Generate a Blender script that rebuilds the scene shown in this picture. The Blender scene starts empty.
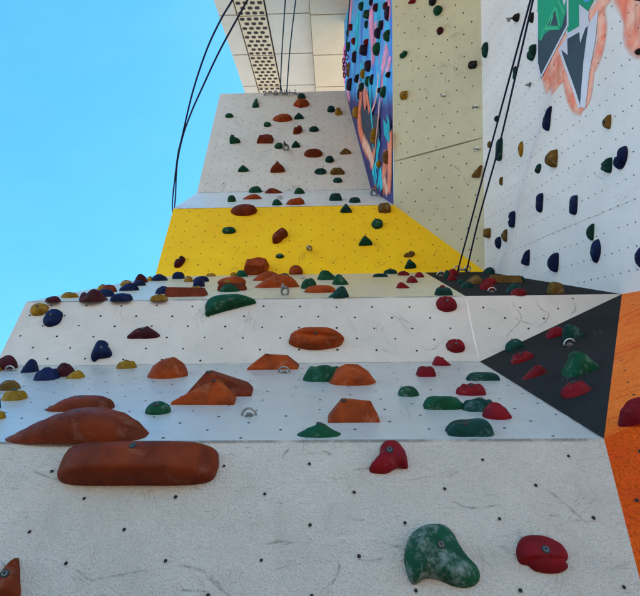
import bpy, bmesh, math, random
from mathutils import Vector, Matrix, noise
R = math.radians
rnd = random.Random(7)
scene = bpy.context.scene
COL = scene.collection

# ---------------------------------------------------------------- camera
W, H, F = 640.0, 596.0, 520.0            # photograph's frame and focal length in its pixels
PITCH, YAW, ROLL = R(50), R(-1.5), 0.013
CAMPOS = Vector((0, 0, 1.5))
f0 = Vector((0, math.cos(PITCH), math.sin(PITCH)))
u0 = Vector((0, -math.sin(PITCH), math.cos(PITCH)))
r0 = Vector((1, 0, 0))
fw = (math.cos(YAW) * f0 + math.sin(YAW) * r0).normalized()
rt = (math.cos(YAW) * r0 - math.sin(YAW) * f0).normalized()
up = u0.copy()
rt, up = (math.cos(ROLL) * rt - math.sin(ROLL) * up), (math.cos(ROLL) * up + math.sin(ROLL) * rt)
cam_d = bpy.data.cameras.new('camera'); cam = bpy.data.objects.new('camera', cam_d); COL.objects.link(cam)
cam_d.sensor_fit = 'HORIZONTAL'; cam_d.sensor_width = 36; cam_d.lens = 36 * F / W
cam_d.clip_start = 0.05; cam_d.clip_end = 5000
cam.matrix_world = Matrix(((rt.x, up.x, -fw.x, CAMPOS.x), (rt.y, up.y, -fw.y, CAMPOS.y), (rt.z, up.z, -fw.z, CAMPOS.z), (0, 0, 0, 1)))
scene.camera = cam

# ---------------------------------------------------------------- sky, sun, exposure
SUN_EL, SUN_AZ = R(50), R(58)            # azimuth from +Y (behind the wall) towards +X
world = bpy.data.worlds.new('World'); scene.world = world; world.use_nodes = True
nt = world.node_tree; nt.nodes.clear()
sky = nt.nodes.new('ShaderNodeTexSky'); sky.sky_type = 'NISHITA'; sky.sun_disc = False
sky.sun_elevation = SUN_EL; sky.sun_rotation = SUN_AZ
sky.air_density = 1.0; sky.dust_density = 0.2; sky.ozone_density = 2.0
bg = nt.nodes.new('ShaderNodeBackground'); bg.inputs[1].default_value = 0.118
wo = nt.nodes.new('ShaderNodeOutputWorld')
hs = nt.nodes.new('ShaderNodeHueSaturation'); hs.inputs['Saturation'].default_value = 1.30; hs.inputs['Hue'].default_value = .486; hs.inputs['Value'].default_value = 1.0
nt.links.new(sky.outputs[0], hs.inputs['Color']); 
tcw = nt.nodes.new('ShaderNodeTexCoord'); mpw = nt.nodes.new('ShaderNodeMapping'); mpw.inputs['Scale'].default_value = (1, 2.2, 1.4)
nzw = nt.nodes.new('ShaderNodeTexNoise'); nzw.inputs['Scale'].default_value = 2.6; nzw.inputs['Detail'].default_value = 7; nzw.inputs['Roughness'].default_value = .6
rpw = nt.nodes.new('ShaderNodeValToRGB'); rpw.color_ramp.elements[0].position = .45; rpw.color_ramp.elements[1].position = .8; rpw.color_ramp.elements[1].color = (.02, .02, .02, 1)
mxw = nt.nodes.new('ShaderNodeMix'); mxw.data_type = 'RGBA'; mxw.inputs[7].default_value = (4.5, 5.2, 6.0, 1)      # faint high haze
nt.links.new(tcw.outputs['Generated'], mpw.inputs[0]); nt.links.new(mpw.outputs[0], nzw.inputs['Vector']); nt.links.new(nzw.outputs['Fac'], rpw.inputs[0])
nt.links.new(rpw.outputs[0], mxw.inputs[0]); nt.links.new(hs.outputs[0], mxw.inputs[6]); nt.links.new(mxw.outputs[2], bg.inputs[0]); nt.links.new(bg.outputs[0], wo.inputs[0])
sl = bpy.data.lights.new('sun', 'SUN'); sl.energy = 4.8; sl.angle = R(0.5); sl.color = (1, .95, .88)
so = bpy.data.objects.new('sun', sl); COL.objects.link(so)
sdir = Vector((math.sin(SUN_AZ) * math.cos(SUN_EL), math.cos(SUN_AZ) * math.cos(SUN_EL), math.sin(SUN_EL)))
so.rotation_euler = sdir.to_track_quat('Z', 'Y').to_euler(); so.location = (0, 0, 30)
scene.view_settings.view_transform = 'Standard'; scene.view_settings.look = 'None'
scene.view_settings.gamma = 1; scene.view_settings.use_curve_mapping = False
scene.view_settings.exposure = 2.15

# ---------------------------------------------------------------- rays and planes
def ray(x, y):
    return ((x - W / 2) * rt - (y - H / 2) * up + F * fw) / F      # depth 1 along fw
def proj(p):
    d = p - CAMPOS; z = d.dot(fw)
    return (W / 2 + F * d.dot(rt) / z, H / 2 - F * d.dot(up) / z)
class Plane:
    def __init__(s, p, n, uv=None):
        s.p = p.copy(); s.n = n.normalized()
        if s.n.dot(CAMPOS - p) < 0: s.n = -s.n
        u = uv if uv else Vector((1, 0, 0))
        s.u = (u - u.dot(s.n) * s.n).normalized(); s.v = s.n.cross(s.u).normalized()
    def at(s, x, y):
        r = ray(x, y); t = (s.p - CAMPOS).dot(s.n) / r.dot(s.n)
        return CAMPOS + t * r
    def uvof(s, q):
        d = q - s.p; return (d.dot(s.u), d.dot(s.v))
    def pt(s, a, b, h=0): return s.p + a * s.u + b * s.v + h * s.n
    def turned(s, x, y, dx, dy):            # same plane, u axis along a pixel direction
        a = s.at(x, y); b = s.at(x + dx, y + dy)
        return Plane(s.p, s.n, b - a)
# the creases of the main wall all run along world X: (picture y on the centre line, depth in m)
SEC = [(440.5, 1.84), (363, 3.60), (298, 4.00), (274, 6.44), (206, 7.24), (190.5, 8.56), (91.3, 10.55)]
CR = [CAMPOS + z * ray(320, y) for y, z in SEC]
X = Vector((1, 0, 0))
def strip(a, b): return Plane(a, (b - a).cross(X))
P2, P3, P4, PY, P5, P6 = [strip(CR[i], CR[i + 1]) for i in range(6)]
P1dir = Vector((0, -math.sin(R(5)), math.cos(R(5))))
P1 = Plane(CR[0], P1dir.cross(X))
def onc(i, x):                               # point on crease i at picture x (picture y follows)
    y = SEC[i][0]
    for _ in range(6):
        c = CR[i]; r = ray(x, y); t = (c - CAMPOS).dot(fw)
        q = CAMPOS + r * ((CR[i].y - CAMPOS.y) / r.y)
        q = Vector((q.x, CR[i].y, CR[i].z)); y = proj(q)[1]
    return q
XL = onc(1, -5).x
# shared corners
A = onc(3, 485); K = onc(4, 393.5); C = onc(2, 622); D = onc(0, 604); V = onc(1, 480)
BE = Plane(A, (K - A).cross(up)); BE = BE.turned(430, 100, 100, 0)
WH = None
B = BE.at(481, 0)
WH = Plane(A, (B - A).cross(C - A), C - A)
G = WH.at(640, 291)
OU = Plane(C, (D - C).cross(G - C), G - C)
E = P1.at(640, 580)
Fp = OU.at(640, 421)
OL = Plane(D, (E - D).cross(Fp - D), Fp - D)
D2 = Plane(V, (C - V).cross(D - V)); D2 = D2.turned(540, 360, 20, -7.5)
BR6 = onc(5, 371); TR6 = onc(6, 345)
T = BE.at(391, -150)
CO = Plane(K, (TR6 - K).cross(T - K)); CO = CO.turned(370, 60, 10, 0)
COL_LOW = Plane(K, (BR6 - K).cross(TR6 - K)).turned(370, 150, 10, 0)

# ---------------------------------------------------------------- materials
def mat(name, rough=0.7, spec=0.3):
    m = bpy.data.materials.new(name); m.use_nodes = True; n = m.node_tree
    b = n.nodes['Principled BSDF']; b.inputs['Roughness'].default_value = rough
    b.inputs['Specular IOR Level'].default_value = spec
    return m, n, b
def N(n, t, **kw):
    x = n.nodes.new(t)
    for k, v in kw.items():
        if hasattr(x, k): setattr(x, k, v)
        else: x.inputs[k.replace('_', ' ')].default_value = v
    return x
def noise_t(n, vec, scale, detail=4, rough=.55, dist=0):
    x = n.nodes.new('ShaderNodeTexNoise'); x.inputs['Scale'].default_value = scale
    x.inputs['Detail'].default_value = detail; x.inputs['Roughness'].default_value = rough
    x.inputs['Distortion'].default_value = dist
    n.links.new(vec, x.inputs['Vector']); return x.outputs['Fac']
def ramp(n, fac, stops):
    x = n.nodes.new('ShaderNodeValToRGB'); n.links.new(fac, x.inputs[0])
    e = x.color_ramp.elements
    while len(e) < len(stops): e.new(.5)
    for i, (p, c) in enumerate(stops):
        e[i].position = p; e[i].color = (c[0], c[1], c[2], 1) if hasattr(c, '__len__') else (c, c, c, 1)
    return x.outputs[0]
def mix(n, fac, a, b, mode='MIX'):
    x = n.nodes.new('ShaderNodeMix'); x.data_type = 'RGBA'; x.blend_type = mode
    for s, v in ((0, fac), (6, a), (7, b)):
        if hasattr(v, 'links') or isinstance(v, bpy.types.NodeSocket): n.links.new(v, x.inputs[s])
        elif hasattr(v, '__len__'): x.inputs[s].default_value = (v[0], v[1], v[2], 1)
        else: x.inputs[s].default_value = v
    return x.outputs[2]
def objvec(n, scale=(1, 1, 1), rand=False, uv=False):
    tc = n.nodes.new('ShaderNodeTexCoord'); mp = n.nodes.new('ShaderNodeMapping')
    n.links.new(tc.outputs['UV' if uv else 'Object'], mp.inputs[0]); mp.inputs['Scale'].default_value = scale
    if rand:
        oi = n.nodes.new('ShaderNodeObjectInfo'); ml = n.nodes.new('ShaderNodeMath'); ml.operation = 'MULTIPLY'
        ml.inputs[1].default_value = 40; n.links.new(oi.outputs['Random'], ml.inputs[0])
        n.links.new(ml.outputs[0], mp.inputs['Location'])
    return mp.outputs[0]
def bump(n, b, h, strength, dist, prev=None):
    x = n.nodes.new('ShaderNodeBump'); x.inputs['Strength'].default_value = strength
    x.inputs['Distance'].default_value = dist; n.links.new(h, x.inputs['Height'])
    if prev is not None: n.links.new(prev, x.inputs['Normal'])
    n.links.new(x.outputs[0], b.inputs['Normal']); return x.outputs[0]
def wallpaint(name, col, dirt_shade, grain=320, gs=.45, gd=.002, scuff=.6, rough=.75, spec=.2):
    m, n, b = mat(name, rough, spec)
    v = objvec(n)
    big = noise_t(n, v, 1.3, 6, .6, .4); mid = noise_t(n, v, 9, 6, .65)
    c = mix(n, ramp(n, big, [(.35, 0), (.7, .5)]), col, dirt_shade)
    c = mix(n, ramp(n, mid, [(.5, 0), (.75, .35)]), c, dirt_shade)
    # rubber and chalk scuffs: thin warped streaks
    v2 = objvec(n, (3, 3, 14)); st = noise_t(n, v2, 2.2, 8, .7, 2.0)
    c = mix(n, ramp(n, st, [(.60, 0), (.70, scuff * .5)]), c, tuple(x * .45 for x in dirt_shade))
    v3 = objvec(n, (12, 3, 4)); st3 = noise_t(n, v3, 1.7, 8, .7, 3.0)
    c = mix(n, ramp(n, st3, [(.62, 0), (.70, scuff * .4)]), c, tuple(min(1, x * 1.12) for x in col))
    n.links.new(c, b.inputs['Base Color'])
    g = noise_t(n, v, grain, 3, .6)
    c = mix(n, ramp(n, g, [(.38, .13), (.55, 0)]), c, dirt_shade); n.links.new(c, b.inputs['Base Color']); p = bump(n, b, g, gs, gd)  # grain pits also darkened in colour, painted shade that strengthens the stipple
    g2 = noise_t(n, v, 4, 4, .5); bump(n, b, g2, .25, .01, p)
    return m
M = {}
M['white_near'] = wallpaint('rough white panel paint', (.72, .62, .55), (.42, .365, .32), 150, 1, .020, 1.3)
M['white'] = wallpaint('white panel paint', (.62, .555, .515), (.42, .38, .355), 240, .7, .004, .6)
M['white_slab'] = wallpaint('pale slab paint', (.45, .42, .395), (.33, .31, .295), 220, .35, .003, .6, .27, .8)
M['white_strip'] = wallpaint('upper strip paint', (.74, .71, .66), (.56, .54, .50), 260, .4, .003, .4, .4, .5)
M['cream'] = wallpaint('creamy slab paint', (.56, .50, .385), (.48, .39, .22), 260, .4, .003, .4, .36, .6)
M['white_far'] = wallpaint('upper white panel paint', (.68, .63, .56), (.52, .48, .42), 200, .5, .003, .3)
M['yellow'] = wallpaint('yellow panel paint', (.95, .60, .010), (.78, .40, .008), 220, .5, .003, .3)
M['beige'] = wallpaint('greenish beige panel paint', (.60, .572, .395), (.42, .395, .28), 220, .5, .004, .6)
M['mural_white'] = wallpaint('white mural wall paint', (.80, .735, .71), (.60, .55, .53), 260, .5, .003, .3)
M['dark'] = wallpaint('charcoal panel paint', (.013, .0128, .014), (.030, .029, .029), 260, .7, .004, .9, .85, .08)
def orange_paint(name, cols, streak, bs):
    m, n, b = mat(name, .75, .08); v = objvec(n)
    a = noise_t(n, v, 2.2, 5, .6, .3)
    c = ramp(n, a, list(zip((.3, .55, .75), cols)))
    v2 = objvec(n, (2, 2, 7)); s = noise_t(n, v2, 2.6, 5, .6, 1.2)
    c = mix(n, ramp(n, s, [(.54, 0), (.60, streak)]), c, (.72, .06, .012))
    n.links.new(c, b.inputs['Base Color'])
    g = noise_t(n, v, 110, 3, .6); n.links.new(mix(n, ramp(n, g, [(.36, .45), (.52, 0)]), c, tuple(x * .45 for x in cols[0])), b.inputs['Base Color'])
    bump(n, b, g, 1, bs); return m
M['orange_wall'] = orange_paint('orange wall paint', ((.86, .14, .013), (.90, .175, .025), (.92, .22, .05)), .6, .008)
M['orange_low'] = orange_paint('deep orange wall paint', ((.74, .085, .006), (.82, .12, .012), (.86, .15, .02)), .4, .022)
def plain(name, col, rough=.6, metal=0, spec=.4, var=.0, bs=0, scale=40):
    m, n, b = mat(name, rough, spec); b.inputs['Metallic'].default_value = metal
    v = objvec(n, rand=True); f = noise_t(n, v, scale, 4, .6)
    c = mix(n, ramp(n, f, [(.35, 0), (.7, 1)]), col, tuple(x * (1 - var) for x in col))
    n.links.new(c, b.inputs['Base Color'])
    if bs: bump(n, b, f, bs, .002)
    return m
M['hole'] = plain('t-nut hole', (.012, .011, .010), .9)
M['scuff'] = None
def scuffmat(name, col, amount, sc=9, lo=.33, hi=.5, pale=None, lov=0):
    m, n, b = mat(name, .85, .1); b.inputs['Base Color'].default_value = (*col, 1)
    tr = n.nodes.new('ShaderNodeBsdfTransparent'); mx = n.nodes.new('ShaderNodeMixShader')
    tc = n.nodes.new('ShaderNodeTexCoord'); sp = n.nodes.new('ShaderNodeSeparateXYZ'); n.links.new(tc.outputs['UV'], sp.inputs[0])
    # v coordinate 0..1 across the stroke: fade towards both edges
    e = ramp(n, sp.outputs[1], [(0, 0), (.3, 1), (.7, 1), (1, 0)])
    eu = ramp(n, sp.outputs[0], [(0, .0), (.1, 1), (.88, 1), (1, .0)])
    e = mix(n, 1, e, eu, 'MULTIPLY')
    nz = ramp(n, noise_t(n, objvec(n), sc, 8, .75), [(lo, lov), (hi, 1)])
    a = mix(n, 1, e, nz, 'MULTIPLY'); a2 = mix(n, 1, a, (amount,) * 3, 'MULTIPLY')
    if pale: n.links.new(mix(n, ramp(n, noise_t(n, objvec(n), 5, 5, .6, .6), [(.40, 0), (.62, 1)]), col, pale), b.inputs['Base Color'])
    n.links.new(a2, mx.inputs[0]); n.links.new(tr.outputs[0], mx.inputs[1]); n.links.new(b.outputs[0], mx.inputs[2])
    n.links.new(mx.outputs[0], n.nodes['Material Output'].inputs[0]); return m
M['scuff'] = scuffmat('rubber scuff', (.12, .11, .10), .34, 45)
M['smear'] = scuffmat('rubber smear', (.10, .095, .09), .42, 55, .40, .62)
M['coral'] = scuffmat('coral spray paint', (.95, .25, .16), .97, 5, .25, .50, (.95, .50, .38), .45)
def holdmat(name, col, chalk=.35, chalkcol=(.5, .48, .46), thr=.54):
    col = tuple(x * .86 for x in col)
    m, n, b = mat(name, .6, .12)
    v = objvec(n, rand=True)
    big = noise_t(n, v, 9, 5, .6, .5)
    c = mix(n, ramp(n, big, [(.32, 0), (.66, 1)]), col, tuple(x * .48 for x in col))
    ck = noise_t(n, v, 11, 9, .78, .15)
    c = mix(n, ramp(n, ck, [(thr, 0), (thr + .14, chalk)]), c, chalkcol)
    n.links.new(c, b.inputs['Base Color'])
    n.links.new(ramp(n, ck, [(.4, .48), (.7, .85)]), b.inputs['Roughness'])
    p = bump(n, b, noise_t(n, v, 260, 4, .65), .9, .002)
    bump(n, b, noise_t(n, v, 35, 4, .6), .3, .003, p)
    return m
HC = {
 'orange': holdmat('orange hold resin', (0.3900, 0.0585, 0.0062), .45, (.40, .20, .13)),
 'rust': holdmat('rust brown hold resin', (0.2028, 0.0281, 0.0047), .4, (.26, .13, .09)),
 'red': holdmat('red hold resin', (0.2340, 0.0031, 0.0094), .3, (.40, .12, .13)),
 'maroon': holdmat('maroon hold resin', (0.0663, 0.0055, 0.0125), .35, (.25, .15, .15)),
 'green': holdmat('green hold resin', (0.0023, 0.0741, 0.0296), .4, (.28, .38, .33)),
 'teal': holdmat('dark teal hold resin', (0.0016, 0.0468, 0.0374), .35, (.2, .3, .3)),
 'navy': holdmat('navy hold resin', (0.0031, 0.0125, 0.0741), .25, (.1, .13, .25)),
 'yellow': holdmat('ochre yellow hold resin', (0.3744, 0.1950, 0.0062), .4, (.5, .42, .25)),
 'brown': holdmat('ochre brown hold resin', (0.1872, 0.1014, 0.0195), .5, (.4, .34, .24)),
 'purple': holdmat('dark purple hold resin', (0.0273, 0.0140, 0.0429), .2, (.2, .17, .25)),
 'black': holdmat('charcoal hold resin', (0.0125, 0.0125, 0.0156), .3, (.2, .2, .2)),
}
HC['green_worn'] = holdmat('green hold resin worn grey', (.004, .075, .034), .95, (.17, .21, .20), .46)
M['ring'] = plain('dark bolt ring', (.10, .10, .10), .45, .8, .5, .3)
M['steel'] = plain('galvanised steel', (.55, .55, .56), .35, 1, .5, .4)
M['dull'] = plain('dull zinc steel', (.32, .31, .30), .5, .8, .5, .5)
M['socket'] = plain('bolt socket black', (.015, .015, .015), .6)
M['rope'] = plain('navy rope', (.012, .02, .055), .8, 0, .2, .5, .6, 300)
M['rope_teal'] = plain('teal rope', (.03, .10, .14), .8, 0, .2, .5, .6, 300)
M['sling_red'] = plain('red webbing', (.45, .02, .02), .8, 0, .2, .3)
M['chain_pink'] = plain('anodised magenta chain', (.35, .03, .10), .35, .7, .5, .3)

# ---------------------------------------------------------------- mesh builder
class MB:
    def __init__(s): s.v = []; s.f = []; s.m = []; s.uv = []; s.mats = []
    def slot(s, m):
        if m not in s.mats: s.mats.append(m)
        return s.mats.index(m)
    def face(s, pts, m, uv=None):
        i = len(s.v); s.v += [tuple(p) for p in pts]; s.f.append(tuple(range(i, i + len(pts)))); s.m.append(s.slot(m))
        s.uv.append(uv if uv else [(0, 0)] * len(pts))
    def grid(s, rows, m, close=True, capa=False, capb=False):
        i = len(s.v); k = len(rows[0]); sl = s.slot(m)
        for r in rows: s.v += [tuple(p) for p in r]
        for a in range(len(rows) - 1):
            for b in range(k if close else k - 1):
                b2 = (b + 1) % k
                s.f.append((i + a * k + b, i + a * k + b2, i + (a + 1) * k + b2, i + (a + 1) * k + b)); s.m.append(sl); s.uv.append([(0, 0)] * 4)
        if capa: s.f.append(tuple(i + b for b in reversed(range(k)))); s.m.append(sl); s.uv.append([(0, 0)] * k)
        if capb: s.f.append(tuple(i + (len(rows) - 1) * k + b for b in range(k))); s.m.append(sl); s.uv.append([(0, 0)] * k)
    def tube(s, pts, r, m, k=8, closed=False):
        rows = []; n = len(pts); x = None
        for i, p in enumerate(pts):
            a = pts[(i - 1) % n] if (closed or i > 0) else p; b = pts[(i + 1) % n] if (closed or i < n - 1) else p
            t = (b - a).normalized()
            x = t.orthogonal() if x is None else x - x.dot(t) * t
            x.normalize(); y = t.cross(x)
            rr = r[i] if hasattr(r, '__len__') else r
            rows.append([p + rr * (math.cos(2 * math.pi * j / k) * x + math.sin(2 * math.pi * j / k) * y) for j in range(k)])
        if closed: rows.append(rows[0])
        s.grid(rows, m, True, not closed, not closed)
    def disc(s, c, a, b, r, m, k=8):
        s.face([c + r * (math.cos(2 * math.pi * j / k) * a + math.sin(2 * math.pi * j / k) * b) for j in range(k)], m)
    def build(s, name, parent=None, smooth=False, origin=None, basis=None):
        me = bpy.data.meshes.new(name); vs = s.v
        o = bpy.data.objects.new(name, me)
        if origin is not None:
            bs = basis or Matrix.Identity(3); inv = bs.transposed()
            vs = [tuple(inv @ (Vector(p) - origin)) for p in vs]
            mw = bs.to_4x4(); mw.translation = origin
        me.from_pydata(vs, [], s.f)
        for m in s.mats: me.materials.append(m)
        uvl = me.uv_layers.new(name='UVMap')
        for p, mi, uv in zip(me.polygons, s.m, s.uv):
            p.material_index = mi; p.use_smooth = smooth
            for li, c in zip(p.loop_indices, uv): uvl.data[li].uv = c
        COL.objects.link(o)
        if origin is not None: o.matrix_world = mw
        if parent is not None:
            o.parent = parent; o.matrix_parent_inverse = Matrix.Identity(4)
            if origin is not None: o.matrix_local = parent.matrix_world.inverted() @ mw
            else: o.matrix_local = parent.matrix_world.inverted()
        me.update(); return o
def tag(o, label=None, cat=None, group=None, kind=None):
    if label: o['label'] = label
    if cat: o['category'] = cat
    if group: o['group'] = group
    if kind: o['kind'] = kind
def empty(name, loc):
    o = bpy.data.objects.new(name, None); COL.objects.link(o); o.location = loc; o.matrix_world = Matrix.Translation(loc); return o
def inside(poly, a, b):
    c = False; n = len(poly)
    for i in range(n):
        x1, y1 = poly[i]; x2, y2 = poly[(i + 1) % n]
        if (y1 > b) != (y2 > b) and a < (x2 - x1) * (b - y1) / (y2 - y1) + x1: c = not c
    return c
def edgedist(poly, a, b):
    d = 9
    for i in range(len(poly)):
        p = Vector(poly[i]); q = Vector(poly[(i + 1) % len(poly)]); w = Vector((a, b)); e = q - p
        t = max(0, min(1, (w - p).dot(e) / max(e.length_squared, 1e-9))); d = min(d, (w - p - t * e).length)
    return d
def slab(mb, pl, pts, m, th=.02):
    uv = [pl.uvof(p) for p in pts]
    mb.face(pts, m, uv); back = [p - th * pl.n for p in pts]
    mb.face(list(reversed(back)), m)
    for i in range(len(pts)):
        j = (i + 1) % len(pts); mb.face([pts[i], back[i], back[j], pts[j]], m)
def lattice(mb, pl, pts, wallm, p0, a1, a2, r=.007, lip=False, miss=.04, jit=.004, rand=None, up_=.0012):
    """drilled t-nut holes of a panel: staggered lattice through picture points p0, a1, a2"""
    rr = rand or rnd; poly = [pl.uvof(q) for q in pts]
    o = Vector(pl.uvof(pl.at(*p0)))
    e1 = (Vector(pl.uvof(pl.at(*a1))) - o) if not isinstance(a1, Vector) else a1
    e2 = (Vector(pl.uvof(pl.at(*a2))) - o) if not isinstance(a2, Vector) else a2
    det = e1.x * e2.y - e1.y * e2.x
    cs = []
    for (x, y) in poly:
        dx, dy = x - o.x, y - o.y
        cs.append(((dx * e2.y - dy * e2.x) / det, (e1.x * dy - e1.y * dx) / det))
    i0, i1 = int(min(c[0] for c in cs)) - 1, int(max(c[0] for c in cs)) + 1
    j0, j1 = int(min(c[1] for c in cs)) - 1, int(max(c[1] for c in cs)) + 1
    for i in range(i0, i1 + 1):
        for j in range(j0, j1 + 1):
            q = o + i * e1 + j * e2
            if rr.random() < miss: continue
            q += Vector((rr.uniform(-jit, jit), rr.uniform(-jit, jit)))
            if not inside(poly, q.x, q.y) or edgedist(poly, q.x, q.y) < .03: continue
            c = pl.pt(q.x, q.y, up_); rad = r * rr.uniform(.85, 1.1); k = 12 if lip else 6
            if lip:
                rows = [[c + pl.n * hh + rad * w * (math.cos(2 * math.pi * t / 14) * pl.u + math.sin(2 * math.pi * t / 14) * pl.v) for t in range(14)] for w, hh in ((1.55, -.001), (1.25, .0010), (1.0, .0006), (.92, -.0006))]
                mb.grid(rows, wallm)
            mb.disc(c, pl.u, pl.v, rad, M['hole'], k)
def ribbon(mb, pl, pix, w, m, h=.0016):
    """a stroke along picture points, w metres wide, lying on the panel"""
    P = [Vector(pl.uvof(pl.at(*q))) for q in pix]
    pts = []
    for i in range(len(P) - 1):                     # Catmull-Rom
        a, b, c, d = P[max(i - 1, 0)], P[i], P[i + 1], P[min(i + 2, len(P) - 1)]
        for k in range(8):
            t = k / 8; pts.append(.5 * ((2 * b) + (c - a) * t + (2 * a - 5 * b + 4 * c - d) * t * t + (3 * b - a - 3 * c + d) * t ** 3))
    pts.append(P[-1]); prev = None
    for i, p in enumerate(pts):
        t = (pts[min(i + 1, len(pts) - 1)] - pts[max(i - 1, 0)])
        if t.length < 1e-6: continue
        t.normalize(); nn = Vector((-t.y, t.x)); ww = w / 2 * (.25 + .75 * min(1, 4 * min(i, len(pts) - 1 - i) / len(pts) + .1)) if not hasattr(w, '__len__') else (w[0] + (w[1] - w[0]) * i / len(pts)) / 2
        a, b = pl.pt(*(p - nn * ww), h), pl.pt(*(p + nn * ww), h); fr = i / len(pts)
        if prev: mb.face([prev[0], a, b, prev[1]], m, [(prev[2], 0), (fr, 0), (fr, 1), (prev[2], 1)])
        prev = (a, b, fr)
def poly_px(mb, pl, pix, m, h=.0016):
    pts = [pl.at(*q) + pl.n * h for q in pix]; mb.face(pts, m, [pl.uvof(p) for p in pts])

def flat(name, c):
    if name not in M: M[name] = wallpaint(name, c, tuple(x * .6 for x in c), 220, .4, .003, .2)
    return M[name]

# ================================================================ GROUND
g = MB(); g.face([Vector((-900, -900, 0)), Vector((900, -900, 0)), Vector((900, 900, 0)), Vector((-900, 900, 0))], plain('warm concrete paving', (.19, .14, .105), .85, 0, .3, .25, .3, 2))
go = g.build('ground'); tag(go, kind='structure')

# ================================================================ MAIN CLIMBING WALL
L = [onc(0, 0), onc(1, -5), onc(2, 26.4), onc(3, 155), onc(4, 173.5), onc(5, 197), onc(6, 220)]
L[0] = Vector((XL, CR[0].y, CR[0].z)); L[1] = Vector((XL, CR[1].y, CR[1].z))
def down(p, q):                                   # from p through q to the ground
    d = q - p; return p + d * (p.z / -d.z)
BL1 = L[0] - P1dir * (L[0].z / P1dir.z)
BR1 = down(D, E)
DK = onc(3, 425); SE = onc(2, 465.5)
wall = empty('climbing_wall', (XL + 2, CR[3].y, 0))
tag(wall, 'tall main climbing wall of stacked white, yellow and charcoal panels jutting out and stepping back', 'climbing wall')
r1 = random.Random(3)
def scuffs(mb, pl, strokes, w=.004, soft=True):
    for s in strokes: ribbon(mb, pl, s, w, M['smear' if soft else 'scuff'])
def rscuffs(mb, pl, box, n, size, w=.004, seed=1):
    """rubber smears: small bundles of near-parallel faint strokes"""
    q = random.Random(seed); out = []
    for i in range(n):
        x0 = q.uniform(box[0], box[2]); y0 = q.uniform(box[1], box[3]); a0 = q.gauss(1.2, .7); s0 = size * q.uniform(.25, .8)
        for c in range(q.randint(2, 6)):
            x = x0 + q.gauss(0, size * .09); y = y0 + q.gauss(0, size * .09); a = a0 + q.gauss(0, .12); s = s0 * q.uniform(.4, 1); pts = []
            for k in range(4):
                pts.append((x, y)); a += q.uniform(-.1, .16); x += math.cos(a) * s / 3; y += math.sin(a) * s / 3 * .8
            out.append(pts)
    scuffs(mb, pl, out, w * q.uniform(.6, 1.2), False)
def joint(mb, pl, a, b, w=.006):
    """grimy broken line where two panels meet"""
    k = 6; P = [Vector(pl.uvof(a + (b - a) * (i / k))) for i in range(k + 1)]; cen = Vector(pl.uvof(sum((Vector(v) for v in mb.v[:4]), Vector()) / 4))
    for i in range(k):
        d = (P[i + 1] - P[i]).normalized(); nn = Vector((-d.y, d.x)); nn = nn if nn.dot(cen - P[i]) > 0 else -nn
        q0, q1 = P[i], P[i + 1]
        mb.face([pl.pt(*(q0 - nn * w * .2), .0016), pl.pt(*(q1 - nn * w * .2), .0016), pl.pt(*(q1 + nn * w), .0016), pl.pt(*(q0 + nn * w), .0016)], M['grime'], [(0, .35), (1, .35), (1, 1), (0, 1)])
M['grime'] = scuffmat('joint grime', (.05, .045, .04), .38, 12)
V2 = Vector
# lowest panel, close to the camera
m = MB(); pts = [BL1, BR1, D, L[0]]; slab(m, P1, pts, M['white_near'])
lattice(m, P1, pts, M['white_near'], (85.5, 499), (175, 496.6), (123, 529), .0062, True, .03, .005)
scuffs(m, P1, [[(80, 572), (90, 580), (110, 577), (146, 570)], [(0, 560), (12, 575), (20, 590)], [(338, 560), (339, 570), (333, 582), (322, 590)],
               [(264, 545), (280, 542), (293, 543)], [(545, 488), (560, 500), (590, 526)], [(282, 458), (288, 450), (290, 444)],
               [(205, 575), (222, 590), (235, 600)], [(352, 520), (365, 520)], [(176, 565), (200, 570), (215, 580), (225, 594)], [(30, 470), (60, 480), (90, 476)], [(350, 470), (385, 468), (410, 472)],
               [(180, 590), (210, 592)], [(450, 500), (470, 508), (500, 505)]], .009)
rscuffs(m, P1, (10, 450, 590, 596), 16, 60, .0025, 4)
joint(m, P1, L[0], D, .012)
tag(m.build('wall_panel', wall), 'rough white lowest panel with large bolt holes')
# first slab
m = MB(); pts = [L[0], D, V, L[1]]; slab(m, P2, pts, M['white_slab'])
lattice(m, P2, pts, M['white_slab'], (290, 405), V2((.28, 0)), V2((.14, .1)), .0065)
rscuffs(m, P2, (150, 372, 560, 436), 5, 34, .004, 25)
joint(m, P2, L[1], V, .02); joint(m, P2, V, D, .012)
tag(m.build('wall_panel', wall), 'pale bluish sloping panel above the lowest panel')
# second white overhang: left and right of the caulked seam
m = MB(); pts = [L[1], V, SE, L[2]]; slab(m, P3, pts, M['white'])
lattice(m, P3, pts, M['white'], (336, 307), (372.5, 307.2), (355, 317.3), .0085)
rscuffs(m, P3, (100, 305, 460, 355), 10, 40, .004, 6)
joint(m, P3, L[2], SE, .012)
tag(m.build('wall_panel', wall), 'wide white upright panel in the middle of the wall')
m = MB(); pts = [V, C, SE]; slab(m, P3, pts, M['white'])
lattice(m, P3, pts, M['white'], (336, 307), (372.5, 307.2), (355, 317.3), .0085)
scuffs(m, P3, [[(511, 302), (519, 312), (521, 320), (512, 330), (505, 338)], [(535, 301), (541, 309), (549, 314), (545, 322), (537, 328)], [(574, 302), (575, 310), (570, 315)], [(514, 318), (524, 322), (534, 325)]], .014)
ribbon(m, P3, [(466.5, 299), (472, 329), (478.6, 358)], .012, M['mural_white'])
tag(m.build('wall_panel', wall), 'white triangular panel right of the thin seam')
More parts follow.
